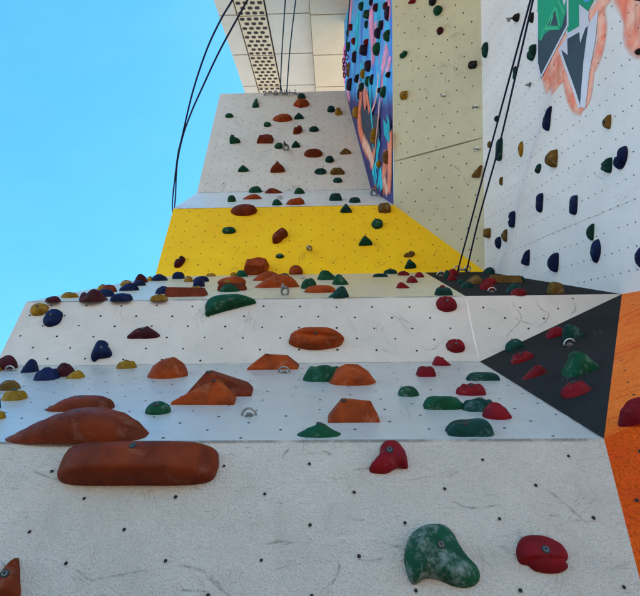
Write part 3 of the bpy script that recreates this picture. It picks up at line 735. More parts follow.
def hold(pl, mode, box, colour, kind, label=None, hk=.55, rot=0, bolt=None, flush=0, kd=1.0, where='', pname='', seed=None):
    x0, y0, x1, y1 = box; w, h_ = x1 - x0, y1 - y0
    big = 2 if w * h_ > 1500 else (1 if max(w, h_) > 13 else 0)
    seed = len(HOLDS) + 11 if seed is None else seed
    V_, F_, smooth = unit_mesh(kind, big, seed)
    cr, sr = math.cos(rot), math.sin(rot)
    cx, cy = (x0 + x1) / 2, (y0 + y1) / 2
    cen = pl.at(cx, y1 if mode == 's' else cy); z = (cen - CAMPOS).dot(fw)
    su = w / 2 * z / F; sv = h_ / 2 * z / F; hh = min(su, sv) * 2 * hk
    if mode == 's': hh = 2 * sv; sv = min(su, hh * kd)
    if mode == 'r': hh = 2 * su; su = min(sv, hh * kd)
    for it in range(14):
        def tw(v):
            a, b = su * (v.x * cr - v.y * sr), sv * (v.x * sr + v.y * cr)
            return cen + a * pl.u + b * pl.v + hh * v.z * pl.n
        P = [proj(tw(v)) for v in V_[::2 if big else 1]]
        bx0, bx1 = min(p[0] for p in P), max(p[0] for p in P); by0, by1 = min(p[1] for p in P), max(p[1] for p in P)
        kw = max(.6, min(1.6, w / max(.1, bx1 - bx0))); kh = max(.6, min(1.6, h_ / max(.1, by1 - by0)))
        mx, my = (bx0 + bx1) / 2, (by0 + by1) / 2
        q0 = proj(cen); cen = pl.at(q0[0] + (cx - mx), q0[1] + (cy - my))
        if mode == 'f': su *= kw; sv *= kh; hh = min(su, sv) * 2 * hk
        elif mode == 's': su *= kw; hh *= kh; sv = min(su * 1.0, hh * kd)
        else: sv *= kh; hh *= kw; su = min(sv * 1.0, hh * kd)
    basis = Matrix((pl.u, pl.v, pl.n)).transposed()
    mb = MB(); loc = [Vector((su * (v.x * cr - v.y * sr), sv * (v.x * sr + v.y * cr), hh * v.z)) for v in V_]
    me = bpy.data.meshes.new('climbing_hold'); me.from_pydata([tuple(v) for v in loc], [], F_)
    me.materials.append(HC[colour]); me.validate()
    for p in me.polygons: p.use_smooth = smooth
    me.update()
    o = bpy.data.objects.new('climbing_hold', me); COL.objects.link(o)
    mw_ = basis.to_4x4(); mw_.translation = cen; o.matrix_world = mw_
    # bolt in its counterbore
    if max(w, h_) >= 9:
        tx, ty = bolt if bolt else (0.02, -.15 if mode == 's' else .05)
        best = min(range(len(V_)), key=lambda i: (V_[i].x - tx) ** 2 + (V_[i].y - ty) ** 2 - .02 * V_[i].z)
        c = loc[best]; nn = me.vertices[best].normal.copy()
        if nn.z < 0: nn = -nn
        nn = (nn * .8 + Vector((0, 0, .5))).normalized(); a = nn.orthogonal().normalized(); b = nn.cross(a)
        br = min(.0105, min(su, sv) * .3); mb = MB()
        def ring(r, d): return [c + nn * d + r * (math.cos(2 * math.pi * t / 14) * a + math.sin(2 * math.pi * t / 14) * b) for t in range(14)]
        mb.grid([ring(br * 1.25, -.004), ring(br * 1.15, .0012), ring(br, .0006)], M['socket'])
        mb.face(ring(br, .0008), M['socket'])
        if hk and mode == 'f' and big and w > 12: 
            mb.grid([ring(br * .8, .0), ring(br * .78, .003), ring(br * .42, .0034), ring(br * .4, .001)], M['ring'])
            mb.face(ring(br * .4, .0014), M['socket'])
        bo = mb.build('bolt', None, False); bo.parent = o; bo.matrix_parent_inverse = Matrix.Identity(4)
    HOLDS.append(dict(o=o, c=(cx, cy), colour=colour, kind=kind, where=where, pname=pname, label=label, w=w, h=h_))
    return o
def H_(pl, mode, where, pname, rows, **kw):
    for r in rows:
        d = dict(kw); lab = None
        if len(r) > 3: 
            for e in r[3:]:
                if isinstance(e, str): lab = e
                else: d.update(e)
        hold(pl, mode, r[0], r[1], r[2], lab, where=where, pname=pname, **d)

H_(P1, 'f', 'on the rough lowest white panel', 'lowest', [
 ((57, 441, 219, 486), 'rust', 'barb', 'largest hold, a long rust brown rounded bar at the top of the lowest white panel', dict(hk=.75, bolt=(-.03, .3))),
 ((369, 440, 408, 474), 'red', 'duck', 'red hold shaped like a duck head on the lowest white panel', dict(hk=.38, bolt=(.1, .1))),
 ((404, 524, 480, 588), 'green_worn', 'jug', 'big chalky green three-cornered hold on the lowest white panel', dict(hk=.36, bolt=(.0, .15))),
 ((516, 535, 568, 574), 'red', 'kidney', 'dark red kidney shaped hold at the lower right of the lowest white panel', dict(hk=.42)),
 ((-14, 558, 21, 604), 'rust', 'peak', 'rust brown pointed hold cut by the bottom left corner of the picture'),
])
H_(P2, 's', 'on the pale lower slab', 'first slab', [
 ((5, 407, 149, 444), 'rust', 'lens', 'widest rust orange lens shaped hold on the lower slab, left side', dict(kd=.9, bolt=(.04, -.3))),
 ((44, 395, 115, 412), 'rust', 'lensr', 'rust orange hold with a long left tail just behind the widest lens shaped hold', dict(kd=1.2)),
 ((145, 401, 171, 415), 'green', 'dome', 'small round green hold in the left half of the lower slab', dict(bolt=(0, -.5))),
 ((186, 370, 253, 397), 'rust', 'wedgeL', 'chalky rust wedge standing behind a smaller sharp wedge on the lower slab', dict(kd=.8)),
 ((171, 379, 236, 405), 'orange', 'wedgeR', 'sharp edged orange wedge in front of the chalky one on the lower slab', dict(kd=.6)),
 ((147, 357, 188, 379), 'orange', 'tall', 'steep rounded orange hold on the upper edge of the lower slab'),
 ((247, 354, 299, 370), 'orange', 'trapL', 'flat topped orange trapezoid at the upper edge of the lower slab'),
 ((303, 365, 345, 382), 'green', 'lump', 'green two-lobed hold partly behind an orange block'),
 ((329, 364, 376, 386), 'orange', 'tall', 'orange rounded block with a chalky face beside the green two-lobed hold'),
 ((328, 398, 380, 423), 'orange', 'trap', 'chalky orange trapezoid in the middle of the lower slab', dict(kd=.7)),
 ((297, 422, 341, 438), 'green', 'ridge', 'low chalky green ridge at the lower edge of the lower slab'),
 ((398, 386, 419, 397), 'green', 'dome', 'lone small green dome in the right half of the lower slab'),
 ((423, 396, 465, 410), 'green', 'bar', 'long green bar hold, left of two end to end'),
 ((461, 398, 497, 412), 'teal', 'lump', 'dark teal hold touching the right end of the long green bar'),
 ((466, 372, 500, 381), 'teal', 'bar', 'thin flat teal bar near the charcoal triangle'),
 ((456, 383, 486, 396), 'red', 'shell', 'ribbed red dome above the pair of green bars'),
 ((482, 402, 512, 420), 'red', 'tall', 'red hold with a bolt hole between two dark teal holds'),
 ((445, 418, 494, 437), 'teal', 'bar', 'thick dark teal bar with two bolt holes at the lower right of the slab', dict(bolt=(-.2, -.6))),
 ((416, 366, 436, 377), 'red', 'bar', 'small square red hold on the upper part of the lower slab'),
 ((432, 356, 451, 366), 'red', 'slopeL', 'small red wedge on the upper edge of the lower slab'),
 ((-4, 355, 18, 370), 'maroon', 'dome', 'maroon dome hold at the left edge of the picture'),
 ((20, 359, 39, 373), 'navy', 'slopeR', 'navy hold with a rounded right side, next to the maroon dome at the left edge'),
 ((33, 367, 60, 381), 'navy', 'lump', 'lumpy navy hold on the left of the lower slab'),
 ((54, 363, 76, 377), 'maroon', 'tall', 'maroon hold squeezed between a navy and a yellow hold'),
 ((65, 370, 85, 379), 'yellow', 'slopeR', 'knobbly yellow hold in front of a maroon one at left'),
 ((-3, 380, 21, 391), 'brown', 'tall', 'ochre brown hold at the left edge, behind a yellow one'),
 ((1, 389, 28, 401), 'yellow', 'lump', 'lumpy yellow hold in front of the ochre brown one at the left edge'),
 ((-9, 385, 1, 409), 'navy', 'dome', 'sliver of a navy hold cut by the left edge of the picture'),
 ((-9, 411, 6, 420), 'yellow', 'dome', 'yellow hold cut by the left edge, lowest of the yellow ones'),
 ((-9, 366, 2, 372), 'yellow', 'dome', 'tiny bit of a yellow hold at the left edge below the maroon dome'),
 ((116, 360, 137, 369), 'yellow', 'lump', 'small yellow hold alone under the heart shaped navy hold'),
])
H_(P3, 'f', 'on the wide white middle panel', 'middle', [
 ((30, 303, 49, 316), 'yellow', 'dome', 'yellow dome hold at the upper left corner of the middle panel'),
 ((43, 309, 63, 327), 'navy', 'dome', 'round navy hold with a pale bolt beside the yellow corner hold'),
 ((91, 340, 112, 362), 'navy', 'heart', 'navy heart shaped two-lobed hold on the middle panel'),
 ((127, 326, 160, 339), 'maroon', 'wing', 'maroon wing shaped hold on the middle panel'),
 ((205, 294, 256, 316), 'green', 'leaf', 'long dark green hold tapering to the right at the top of the middle panel'),
 ((289, 327, 344, 350), 'orange', 'dome', 'chalky orange oval hold in the centre of the middle panel', dict(hk=.7)),
 ((436, 296, 457, 312), 'red', 'shell', 'ribbed red hold at the top edge of the middle panel'),
 ((446, 339, 465, 353), 'red', 'shell', 'red oval hold low on the middle panel near the thin seam'),
], hk=.42)
cs = [
 ((61, 292, 79, 298), 'yellow', 'dome'), ((45, 296, 61, 302.5), 'maroon', 'dome'),
 ((97, 284.5, 110, 292), 'yellow', 'dome'), ((101, 284.5, 117, 292.5), 'rust', 'dome'), ((95, 289, 115, 297), 'navy', 'dome'),
 ((79, 289, 108, 302), 'maroon', 'spike', 'maroon hold with a small upright spike at the left end of the cream slab'),
 ((119, 283, 139, 291), 'navy', 'dome'), ((110, 293, 133, 301.5), 'navy', 'bar'), ((120, 280, 133, 286), 'yellow', 'dome'),
 ((132, 280, 146, 286), 'navy', 'dome'), ((134, 274, 148, 283), 'maroon', 'tall'), ((147, 276, 153, 281), 'yellow', 'dome'),
 ((151, 274, 168, 281), 'navy', 'tall'), ((155, 286, 172, 294), 'navy', 'tall'), ((164, 287, 208, 297), 'rust', 'plank', 'long rust brown block with slanted ends on the cream slab'),
 ((150, 294, 168, 301), 'yellow', 'dome'), ((172, 271.6, 185, 279), 'navy', 'bar'), ((184, 276, 193, 282), 'yellow', 'dome'),
 ((193, 276, 209, 282), 'navy', 'dome'), ((193, 278, 205, 287), 'navy', 'bar'), ((206, 273, 216, 276.5), 'yellow', 'dome'), ((190, 286, 203, 290), 'yellow', 'dome'),
 ((217, 276, 246, 284), 'orange', 'dome'), ((217, 282, 247, 291), 'rust', 'plank'), ((224, 280, 232, 284.5), 'yellow', 'dome'), ((219, 284, 240, 292), 'green', 'tall'),
 ((230, 272, 237, 276), 'yellow', 'dome'), ((235, 270, 248, 277), 'green', 'tall'), ((252, 271, 282, 281), 'orange', 'lens'),
 ((254, 274, 300, 288), 'orange', 'lens', 'widest orange hold on the cream slab, a broad low peak'), ((279, 273, 289, 276.5), 'green', 'dome'),
 ((301, 278, 317, 289), 'green', 'dome'), ((304, 285, 336, 293), 'orange', 'dome'), ((317, 270, 338, 280), 'green', 'slopeL'), ((332, 274, 349, 285), 'green', 'slopeL'),
 ((328, 286, 349, 298), 'teal', 'slopeR', 'chalky teal hold with an overhanging right end at the edge of the cream slab'),
 ((372.6, 273.4, 388, 277), 'teal', 'bar'), ((383.5, 269, 397.5, 274), 'teal', 'dome'), ((397.5, 271, 409.7, 275.6), 'red', 'dome'), ((414.4, 272, 424.3, 277.5), 'red', 'tall'),
 ((406, 276, 418, 283), 'red', 'tall'), ((396, 282, 410, 288.4), 'red', 'slopeL'), ((439, 285, 446, 290), 'red', 'dome'), ((434.4, 287, 453, 295.7), 'teal', 'bar')]
H_(P4, 's', 'on the narrow cream slab', 'second slab', cs)
H_(P4, 's', 'on the charcoal sliver', 'sliver', [
 ((444, 270, 450, 279), 'teal', 'dome'), ((447, 269, 458, 275.6), 'red', 'dome'), ((447, 274, 457, 280.5), 'red', 'tall'), ((456.5, 279.4, 465, 284), 'teal', 'dome'), ((461, 281.5, 473.4, 288), 'teal', 'dome'),
 ((464, 275, 483, 284), 'brown', 'slopeR'), ((482, 278, 497, 284), 'red', 'dome'), ((479, 282, 495, 290), 'red', 'dome'),
 ((517.5, 276, 525, 282), 'teal', 'dome'), ((487.5, 275, 523, 283), 'brown', 'plank', 'long ochre brown plank-like hold on the charcoal sliver'),
 ((505.7, 283.4, 522, 293), 'teal', 'tall'), ((510, 288, 527, 295.6), 'red', 'dome'), ((546.6, 281.5, 564.4, 294.4), 'brown', 'bar', 'rounded ochre block alone at the right end of the charcoal sliver'),
 ((481, 267, 495, 273.5), 'teal', 'slopeR')])
H_(PY, 'f', 'on the yellow panel', 'yellow', [
 ((174, 255.6, 185.6, 268), 'maroon', 'lobes', 'dark maroon knobbly hold at the lower left of the yellow panel'),
 ((222, 226.6, 236, 234), 'green', 'dome', 'small green dome in the left half of the yellow panel'),
 ((272, 227.6, 288, 244), 'rust', 'bean', 'chalky rust bean shaped hold in the middle of the yellow panel'),
 ((275.7, 253.5, 284, 258.5), 'green', 'dome', 'tiny green hold below the rust bean on the yellow panel'),
 ((231, 204, 257, 216), 'rust', 'dome', 'rust oval hold at the top edge of the yellow panel'),
 ((243, 257, 269, 276), 'orange', 'block', 'big square orange block at the bottom of the yellow panel', dict(hk=.6)),
 ((289, 265, 303, 277), 'orange', 'dome', 'round orange hold right of the orange block', dict(hk=.9)),
 ((340, 203.5, 352, 213), 'teal', 'cone', 'small teal hold at the top edge of the yellow panel'),
 ((378, 202.5, 391, 213), 'brown', 'bar', 'ochre brown boxy hold at the upper right corner of the yellow panel'),
 ((371.4, 218.5, 383, 229), 'green', 'drop', 'upper green hold in the right part of the yellow panel'),
 ((358.6, 235.6, 372.5, 246), 'green', 'peak', 'pointed green hold in the right part of the yellow panel'),
 ((403.5, 250.9, 415, 257.5), 'brown', 'lobes', 'slim brown hold just above the lowest green one on the yellow panel'),
 ((404.4, 259, 416.5, 269), 'teal', 'peak', 'lowest dark green hold on the yellow panel, toward its right corner'),
])
H_(P5, 's', 'on the narrow white strip', 'strip', [
 ((227.5, 195, 236, 202), 'green', 'dome'), ((242.5, 194, 262, 199.5), 'orange', 'lens'), ((271.7, 199, 282.3, 205.5), 'green', 'tall'), ((286.5, 197.5, 304.7, 205), 'orange', 'dome'),
 ((329, 193, 342, 201), 'teal', 'bar'), ((349, 197, 360.5, 203), 'teal', 'dome'), ((248.7, 186, 262, 193), 'green', 'dome'), ((264.5, 188, 283, 193.5), 'rust', 'slopeL'), ((294, 187.5, 305, 194), 'green', 'tall')])
H_(P6, 'f', 'on the topmost white panel', 'top', [
 ((252, 98, 259, 108), 'green', 'cone', 'narrow upright green cone near the top edge of the wall'), ((225, 113, 233.5, 118), 'green', 'dome'), ((273, 113.5, 292.5, 122), 'orange', 'dome', 'slanted orange oval near the top of the wall', dict(rot=.2)),
 ((263.7, 121.5, 271, 127), 'green', 'dome'), ((229.5, 134.5, 240.5, 144), 'green', 'ell', 'L shaped green hold on the topmost panel'), ((256.7, 134, 273.7, 143.5), 'rust', 'block', 'sharp edged rust block on the topmost panel'),
 ((274.3, 142.6, 284, 149), 'green', 'dome'), ((238, 165, 249, 172), 'green', 'peak'), ((270.4, 161, 285, 173), 'rust', 'peak', 'peaked rust hold low on the topmost panel'), ((297.5, 93, 305.5, 99), 'teal', 'bar'),
 ((293.5, 98, 309.5, 108), 'orange', 'star', 'orange star-like hold just below the top edge of the wall'), ((294, 112.5, 304, 119.5), 'teal', 'peak'), ((327, 105.5, 335, 112.5), 'teal', 'dome'), ((335, 107.5, 342, 115.5), 'yellow', 'chunk'),
 ((293, 125, 302.5, 134.5), 'rust', 'lobes', 'round rust knob between two teal holds on the topmost panel'), ((309, 126, 319, 132), 'teal', 'dome'), ((291.5, 140.6, 300.5, 148), 'teal', 'peak'), ((304, 148.5, 322.5, 157.5), 'rust', 'dome', 'rust oval hold in the lower middle of the topmost panel'),
 ((339.6, 148, 351.6, 154.6), 'brown', 'peak'), ((325, 155.5, 334, 163), 'teal', 'drop'), ((330, 167.5, 345, 175), 'brown', 'chunk'), ((314.5, 168, 326.5, 174.7), 'teal', 'dome'), ((333, 177.5, 342.3, 183), 'teal', 'dome')], hk=.6)
H_(CO, 'r', 'on the painted strip wall', 'painted', [
 ((358, 1.5, 363.5, 11), 'green', 'drop'), ((368.5, -2, 373, 6), 'purple', 'drop'), ((372.5, 3, 378, 12), 'maroon', 'drop'), ((382.5, 1.5, 388, 11), 'maroon', 'drop'), ((384, 6, 390, 21), 'purple', 'half'),
 ((362.5, 9.5, 369.5, 19), 'green', 'bar'), ((364, 20, 368, 28.5), 'teal', 'drop'), ((378, 20, 383.5, 30), 'black', 'drop'), ((373.5, 27, 381, 39), 'purple', 'half'), ((383, 29.5, 390, 42), 'green', 'half'),
 ((347.5, 23.5, 352.5, 31), 'red', 'drop'), ((346, 29, 349, 37), 'teal', 'drop'), ((351, 37.5, 355.5, 45), 'red', 'drop'), ((363, 38.5, 368.5, 45), 'red', 'tri'), ((359, 44, 367.5, 56), 'purple', 'bar'),
 ((346, 41.5, 350, 52), 'green', 'drop'), ((351.5, 51, 356.5, 63), 'purple', 'bar'), ((372, 42, 380, 56), 'green', 'drop'), ((364, 60, 371, 72), 'purple', 'drop'), ((346, 62, 350, 77), 'yellow', 'bar'),
 ((359.5, 68.5, 365, 79), 'yellow', 'half'), ((353.5, 74, 359, 83), 'black', 'lobes'), ((364.5, 76, 370, 87), 'green', 'drop'), ((369, 74, 373.5, 85), 'black', 'half'), ((346, 78, 352, 91), 'purple', 'bar'),
 ((358.5, 82.5, 364, 92), 'teal', 'drop'), ((357, 87, 361, 100), 'purple', 'drop'), ((376.5, 87.5, 380, 93), 'black', 'dome'), ((379.5, 86, 386, 98), 'green', 'drop'), ((385, 71.5, 390.5, 78), 'black', 'lobes'),
 ((352, 106, 359, 119), 'yellow', 'half')])
H_(COL_LOW, 'r', 'on the painted strip wall', 'painted', [
 ((370, 127.5, 376, 144), 'yellow', 'half'), ((376, 160.5, 381, 168), 'yellow', 'drop'), ((382, 150.5, 388.5, 164), 'brown', 'half')])
H_(BE, 'f', 'on the beige wall', 'beige', [
 ((408, -3, 416, 4), 'red', 'tri', 'red hold cut by the top edge on the beige wall'), ((428.5, -4, 436.5, 6), 'black', 'dome', 'charcoal hold at the top edge of the beige wall'), ((433, 5, 442.5, 16), 'green', 'drop', 'largest green hold on the beige wall, near its top'),
 ((436.5, 26.5, 443.5, 35), 'maroon', 'drop', 'chalky maroon hold near the top of the beige wall'), ((399.5, 50.5, 407.5, 58.5), 'green', 'lobes', 'two-lobed green hold on the left of the beige wall'),
 ((468, 60.5, 477, 69), 'black', 'chunk', 'charcoal chunk on the right of the beige wall'), ((399.5, 90.5, 407.5, 100), 'yellow', 'chunk', 'yellow chunk on the left of the beige wall'),
 ((471.5, 165, 482, 178), 'brown', 'tri', 'ochre wedge low on the right of the beige wall')], hk=.6)
H_(WH, 'r', 'on the white mural wall', 'mural', [
 ((512.5, 13, 520, 22), 'black', 'dome'), ((528, 12, 534, 23), 'black', 'half'), ((481.5, 42, 488.5, 58), 'teal', 'drop'), ((526.5, 44, 537, 61), 'teal', 'lobes', 'dark green hold with a bulge beside the graffiti'),
 ((512.5, 66, 516.5, 80), 'teal', 'bar'), ((542, 106, 552, 131), 'navy', 'crescent', 'dark crescent shaped hold below the graffiti'), ((602, 114.5, 611.5, 129), 'brown', 'half', 'ochre brown hold right of the dark crescent'),
 ((494, 115.5, 498.5, 122), 'black', 'dome'), ((487, 141, 491, 148), 'brown', 'dome'), ((495, 138, 503, 161), 'teal', 'bar', 'tall dark teal hold behind the ropes'), ((518, 141, 523.5, 157), 'yellow', 'drop'),
 ((544.5, 149.5, 558, 167.5), 'brown', 'half', 'large round ochre brown hold in the middle of the mural wall'), ((534.5, 163.5, 541.5, 173.5), 'teal', 'lobes'), ((499, 176.5, 503, 185.5), 'brown', 'dome'),
 ((535.5, 193, 543.5, 212.5), 'navy', 'bar'), ((569, 195, 578, 215), 'navy', 'bar'), ((508, 211, 515.5, 227.5), 'navy', 'bar'), ((483, 228, 491, 238), 'brown', 'bar'), ((501, 229, 507.5, 242), 'brown', 'half'),
 ((494.5, 236.5, 501.5, 249), 'navy', 'drop'), ((521, 249.5, 530, 265.5), 'navy', 'tri'), ((547, 252.5, 559, 272), 'navy', 'half'), ((586, 223.5, 594.5, 240.5), 'teal', 'half'), ((590, 239, 601, 263), 'navy', 'drop'),
 ((600.5, 157.5, 612.5, 173), 'teal', 'half'), ((613, 146, 628, 169.5), 'navy', 'lobes', 'two-lobed navy hold at the right edge of the mural wall'), ((634.5, 245.5, 645, 268), 'navy', 'half'), ((633, -2, 642, 1), 'black', 'dome'), ((634.5, 48, 642, 55), 'black', 'dome')], kd=.8)
H_(D2, 's', 'on the charcoal triangle', 'triangle', [
 ((545.5, 326.5, 566, 339), 'red', 'tall', 'red hold at the top of the charcoal triangle next to a green one'), ((562, 324, 584.5, 341.5), 'teal', 'tall', 'dark teal hold above the ring on the charcoal triangle'), ((505, 338.5, 525, 352), 'teal', 'dome', 'dark teal hold at the upper left edge of the charcoal triangle'),
 ((510.5, 351, 534.5, 364.5), 'red', 'shell', 'ribbed red hold at the left of the charcoal triangle'), ((521.5, 365, 547, 380), 'red', 'slopeR', 'bright red hold in the middle of the charcoal triangle'),
 ((560.5, 351, 599.5, 377.5), 'green', 'wingR', 'large green winged hold on the charcoal triangle'), ((560.5, 380.5, 591.5, 398.5), 'red', 'lump', 'lowest red hold on the charcoal triangle')])
H_(OU.turned(622, 415, 20, -7), 's', 'on the orange wall', 'orange', [((618, 397, 668, 427), 'red', 'tall', 'dark red hold on the orange wall cut by the right edge of the picture', dict(kd=.7))])

CN_ = dict(green_worn='green', orange='orange', rust='rust brown', red='red', maroon='maroon', green='green', teal='dark teal', navy='navy blue', yellow='yellow', brown='ochre brown', purple='dark purple', black='charcoal')
KN = dict(dome='rounded', tall='steep rounded', lens='low peaked', lensr='tapering', bar='blocky', lump='lumpy', ridge='ridged', shell='ribbed', slopeL='sloping', slopeR='sloping', plank='flat-topped', chunk='angular', half='half-round', drop='oval', tri='triangular', lobes='lobed', peak='pointed', cone='pointed', block='angular')
SN = dict(rust='rust', teal='teal', navy='navy', brown='ochre', purple='purple', black='charcoal')
ORD = ['first', 'second', 'third', 'fourth', 'fifth', 'sixth', 'seventh', 'eighth', 'ninth', 'tenth', 'eleventh', 'twelfth', 'thirteenth', 'fourteenth', 'fifteenth']
for hd in HOLDS:
    o = hd['o']; lab = hd['label']
    if not lab:
        vert = hd['pname'] in ('painted', 'beige')
        same = sorted([k for k in HOLDS if k['pname'] == hd['pname'] and k['colour'] == hd['colour']], key=lambda k: k['c'][1] if vert else k['c'][0])
        i = same.index(hd); d = 'top' if vert else 'left'
        lab = f"{KN.get(hd['kind'], 'small')} {CN_[hd['colour']]} hold {hd['where']}"
        if len(same) > 1: lab += f", {ORD[i]} {SN.get(hd['colour'], hd['colour'])} one from the {d}"
        else: lab += f", its only {SN.get(hd['colour'], hd['colour'])} one"
    tag(o, lab, 'climbing hold', 'climbing holds ' + hd['where'])

# ================================================================ HANGERS, CHAINS, ROPES
def at_depth(x, y, z): return CAMPOS + z * ray(x, y)
def hanger(pl, x, y, px, label, mt='steel', rot=0, ring=True, mode='f'):
    """bolt hanger: plate bent out of the wall with an eye, held by a hex bolt"""
    c = pl.at(x, y); z = (c - CAMPOS).dot(fw); s = px * z / F
    a = (pl.u * math.cos(rot) + pl.v * math.sin(rot)).normalized(); b = pl.n.cross(a)
    t = empty('bolt_hanger', c)
    m = MB(); q = [c + a * s * (.28 * i) + b * s * j + pl.n * .003 for i, j in ((-1, -.35), (1, -.35), (1, .35), (-1, .35))]
    slab(m, pl, q, M[mt], .003); m.build('plate', t)
    m = MB(); n = 18
    e = [c + pl.n * s * (.06 + .5 * math.sin(math.pi * k / n)) + a * s * (-.5 * math.cos(math.pi * k / n)) for k in range(n + 1)]
    m.tube(e, s * .085, M[mt], 8); m.build('eye', t, True)
    m = MB(); k = 6
    for r0_, r1_, h0, h1 in ((.2, .2, 0, .14), (.2, .001, .14, .15)):
        m.grid([[c + pl.n * (.004 + s * hh) + s * rr * (math.cos(2 * math.pi * i / k) * a + math.sin(2 * math.pi * i / k) * b) for i in range(k)] for rr, hh in ((r0_, h0), (r1_, h1))], M['dull'])
    m.build('hex_bolt', t)
    tag(t, label, 'bolt hanger', 'steel bolt hangers on the climbing walls'); return t
hanger(P2, 249, 416, 14, 'grey steel hanger ring alone on the lower slab right of the green dome', 'dull')
hanger(P2, 284, 373, 11, 'small steel hanger at the foot of the flat topped orange trapezoid', 'dull')
hanger(P2, 10, 371, 9, 'steel bolt hanger between the left edge maroon and yellow holds')
hanger(D2, 570, 345, 11, 'steel ring hanger on the charcoal triangle between red and teal holds')
hanger(P4, 492, 292, 8, 'bright ring hanger in front of a red hold on the charcoal sliver')
hanger(P4, 441, 276, 8, 'steel hanger at the tip of the charcoal sliver')
hanger(P4, 303, 279, 5, 'tiny hanger beside the round orange hold on the cream slab')
hanger(BE, 443.5, 96, 5, 'pale hanger in the middle of the beige wall')
hanger(BE, 476, 107, 6.5, 'pale hanger at the right edge of the beige wall above the seam')
hanger(BE, 477, 149, 6.5, 'pale hanger at the right edge of the beige wall just below the seam')
hanger(WH, 530, 84.5, 7, 'small black hanger left of the graffiti', 'dull')
hanger(P5, 280, 199, 5, 'tiny hanger on the white strip above the yellow panel', 'dull')
def quickdraw(pl, x, y, px, label, mt='steel', band=None, dx=0, dy=0):
    """hanger with a carabiner and a short sling or chain"""
    c = pl.at(x, y); z = (c - CAMPOS).dot(fw); s = 1.5 * px * z / F
    t = empty('quickdraw', c)
    m = MB(); cc = c + pl.n * s * .35
    def oval(cen, ax, ay, rx, ry): return [cen + ax * rx * math.cos(2 * math.pi * k / 16) + ay * ry * math.sin(2 * math.pi * k / 16) for k in range(16)]
    m.tube(oval(c + pl.n * s * .2, pl.u, pl.n, s * .18, s * .22), s * .06, M['dull'], 6, True); m.build('hanger_eye', t, True)
    dn = (pl.n * .55 - Vector((0, 0, 1)) * .8 + pl.u * dx).normalized(); sd_ = dn.cross(pl.u).normalized()
    m = MB(); m.tube(oval(cc + dn * s * .18, dn, pl.u, s * .3, s * .16), s * .05, M[mt], 6, True); m.build('carabiner', t, True)
    if band:
        m = MB(); a0 = cc + dn * s * .42; a1 = cc + dn * s * .8
        m.tube([a0, (a0 + a1) / 2 + sd_ * s * .04, a1], s * .09, M[band], 6); m.build('sling', t, True)
        m = MB(); m.tube(oval(cc + dn * s * .98, dn, sd_, s * .26, s * .14), s * .05, M[mt], 6, True); m.build('carabiner', t, True)
    tag(t, label, 'quickdraw', 'quickdraws clipped to the wall')
quickdraw(P4, 285, 295, 13, 'grey carabiner cluster hanging in front of the wide orange hold', 'dull', 'dull')
quickdraw(PY, 309.5, 250, 9, 'quickdraw with red webbing in the middle of the yellow panel', 'dull', 'sling_red')
quickdraw(P6, 286, 150, 10, 'quickdraw below the small green hold on the topmost panel', 'dull', 'rope')
quickdraw(P5, 374, 196, 11, 'red quickdraw at the corner under the painted strip wall', 'dull', 'sling_red')
quickdraw(WH, 516, 18, 8, 'grey quickdraw at the top of the mural wall', 'dull', 'dull')
# top anchors on the wall's top edge
def anchor(x, y, label):
    c = CR[6] + X * (P6.at(x, 92).x - CR[6].x) + Vector((0, .1, 0)); c = P6.at(x, y)
    z = (c - CAMPOS).dot(fw); t = empty('top_anchor', c)
    m = MB(); s = 6 * z / F
    a = c + P6.n * s * .1
    m.tube([a - X * s * 1.2, a - X * .5 * s + P6.n * s * .3, a + X * .4 * s + P6.n * s * .25, a + X * s * 1.2], s * .1, M['dull'], 6); m.build('bar', t, True)
    for k in (-1, 0, 1):
        m = MB(); cc = a + X * k * s * .9 + P6.n * s * .4
        m.tube([cc + s * .3 * (math.cos(2 * math.pi * j / 12) * P6.n + math.sin(2 * math.pi * j / 12) * P6.v) for j in range(12)], s * .07, M['steel'], 6, True); m.build('ring', t, True)
    tag(t, label, 'anchor', 'steel rope anchors on the top edge')
anchor(271, 95, 'steel anchor left of the rope pair on the top edge of the wall')
anchor(281, 95, 'steel anchor holding the left rope of the pair on the top edge')
anchor(290, 94.5, 'steel anchor holding the right rope of the pair on the top edge')
def rope(px, zs, r, mt, label, extend=True):
    n = len(px); P = [at_depth(x, y, zs[0] + (zs[1] - zs[0]) * (i / (n - 1))) for i, (x, y) in enumerate(px)]
    pts = []
    for i in range(n - 1):
        a, b, c, d = P[max(i - 1, 0)], P[i], P[i + 1], P[min(i + 2, n - 1)]
        for k in range(8):
            t = k / 8; pts.append(.5 * ((2 * b) + (c - a) * t + (2 * a - 5 * b + 4 * c - d) * t * t + (3 * b - a - 3 * c + d) * t ** 3))
    pts.append(P[-1])
    m = MB(); m.tube(pts, r, M[mt], 8); o = m.build('climbing_rope', None, True); tag(o, label, 'rope', 'climbing ropes hanging along the walls')
zc = 7.1
rope([(174, 224), (172.5, 208), (173, 195), (174.8, 179), (178, 154), (182, 137), (192.4, 93), (206, 51.5), (220, 21), (233, -1), (262, -50), (300, -110)], (7.9, 4.2), .0095, 'rope', 'dark rope bowing outward in front of the sky, outer of the left pair')
rope([(176, 224), (174.6, 208), (175.6, 195), (177, 165), (182.5, 137.5), (191, 113), (203, 86), (220, 50), (248, -1), (275, -50), (310, -110)], (7.9, 4.4), .0095, 'rope', 'dark rope in front of the sky, inner of the left pair with the lower curve')
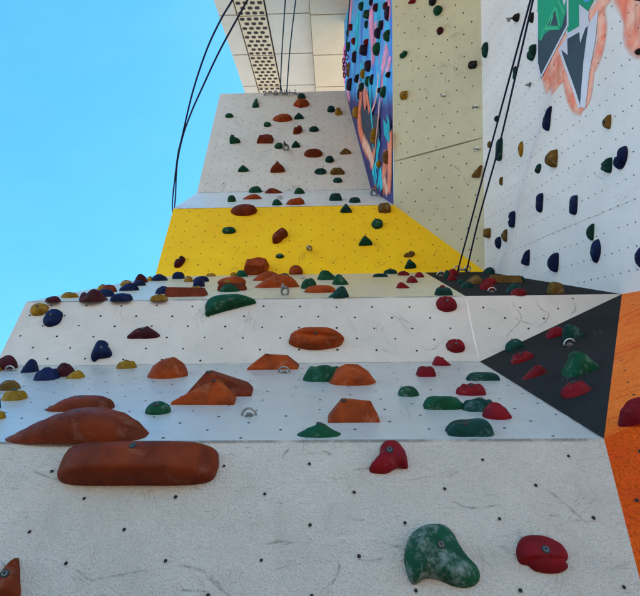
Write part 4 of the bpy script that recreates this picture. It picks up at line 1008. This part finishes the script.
rope([(280.2, 93), (281.5, 60), (283.3, 30), (285.5, -3), (289, -60)], (10.45, 9.2), .012, 'rope_teal', 'thin taut teal rope over the soffit, left one of the upright pair')
rope([(286.7, 93), (289, 60), (292, 30), (296, -3), (302, -60)], (10.45, 9.2), .012, 'rope_teal', 'thin taut teal rope over the soffit, right one of the upright pair')
zb = (P4.at(462, 273.6) - CAMPOS).dot(fw) - .06
rope([(457.5, 271.5), (470, 225), (490, 150), (510, 76), (530.5, 0), (547, -60)], (zb, 4.0), .0095, 'rope', 'dark slanting rope in front of the mural wall, left one at the bottom')
rope([(466.5, 271.8), (478, 222), (499, 146), (515.5, 76), (533, 0), (548, -60)], (zb, 3.9), .0095, 'rope', 'dark slanting rope in front of the mural wall, right one at the bottom')
rope([(346, 56), (347.5, 30), (350, -3), (353, -60)], (9.6, 8.2), .012, 'rope_teal', 'thin teal rope along the left edge of the painted strip wall')
# anchor bar where the slanting ropes end
t = empty('rope_anchor', P4.at(462, 273.6)); c0 = P4.at(457, 273.8); c1 = P4.at(467.5, 273.8)
m = MB(); m.tube([c0 + P4.n * .05, c1 + P4.n * .05], .012, M['dull'], 8); m.build('bar', t, True)
for cc in (c0, c1):
    m = MB(); m.tube([cc + P4.n * .06 + .035 * (math.cos(2 * math.pi * j / 12) * P4.n + math.sin(2 * math.pi * j / 12) * P4.u) for j in range(12)], .009, M['steel'], 6, True); m.build('ring', t, True)
tag(t, 'steel bar with two rings where the slanting dark ropes end', 'anchor')
# chain at the left edge of the painted wall
t = empty('chain', at_depth(345, 55, 9.6)); links = [(346, 53), (345.2, 57), (344.2, 61), (343.6, 64.5), (344.4, 68), (344.2, 71.5), (344.8, 75)]
for i, (x, y) in enumerate(links):
    c = at_depth(x + (1.4 if i % 2 else -.6), y, 9.55); a, b = (rt, up) if i % 2 else ((rt * .6 + fw * .8), up)
    m = MB(); m.tube([c + .03 * math.cos(2 * math.pi * j / 12) * a + .05 * math.sin(2 * math.pi * j / 12) * b for j in range(12)], .011, M['chain_pink'], 6, True); m.build('chain_link', t, True)
tag(t, 'magenta chain dangling by the left edge of the painted strip wall', 'chain')
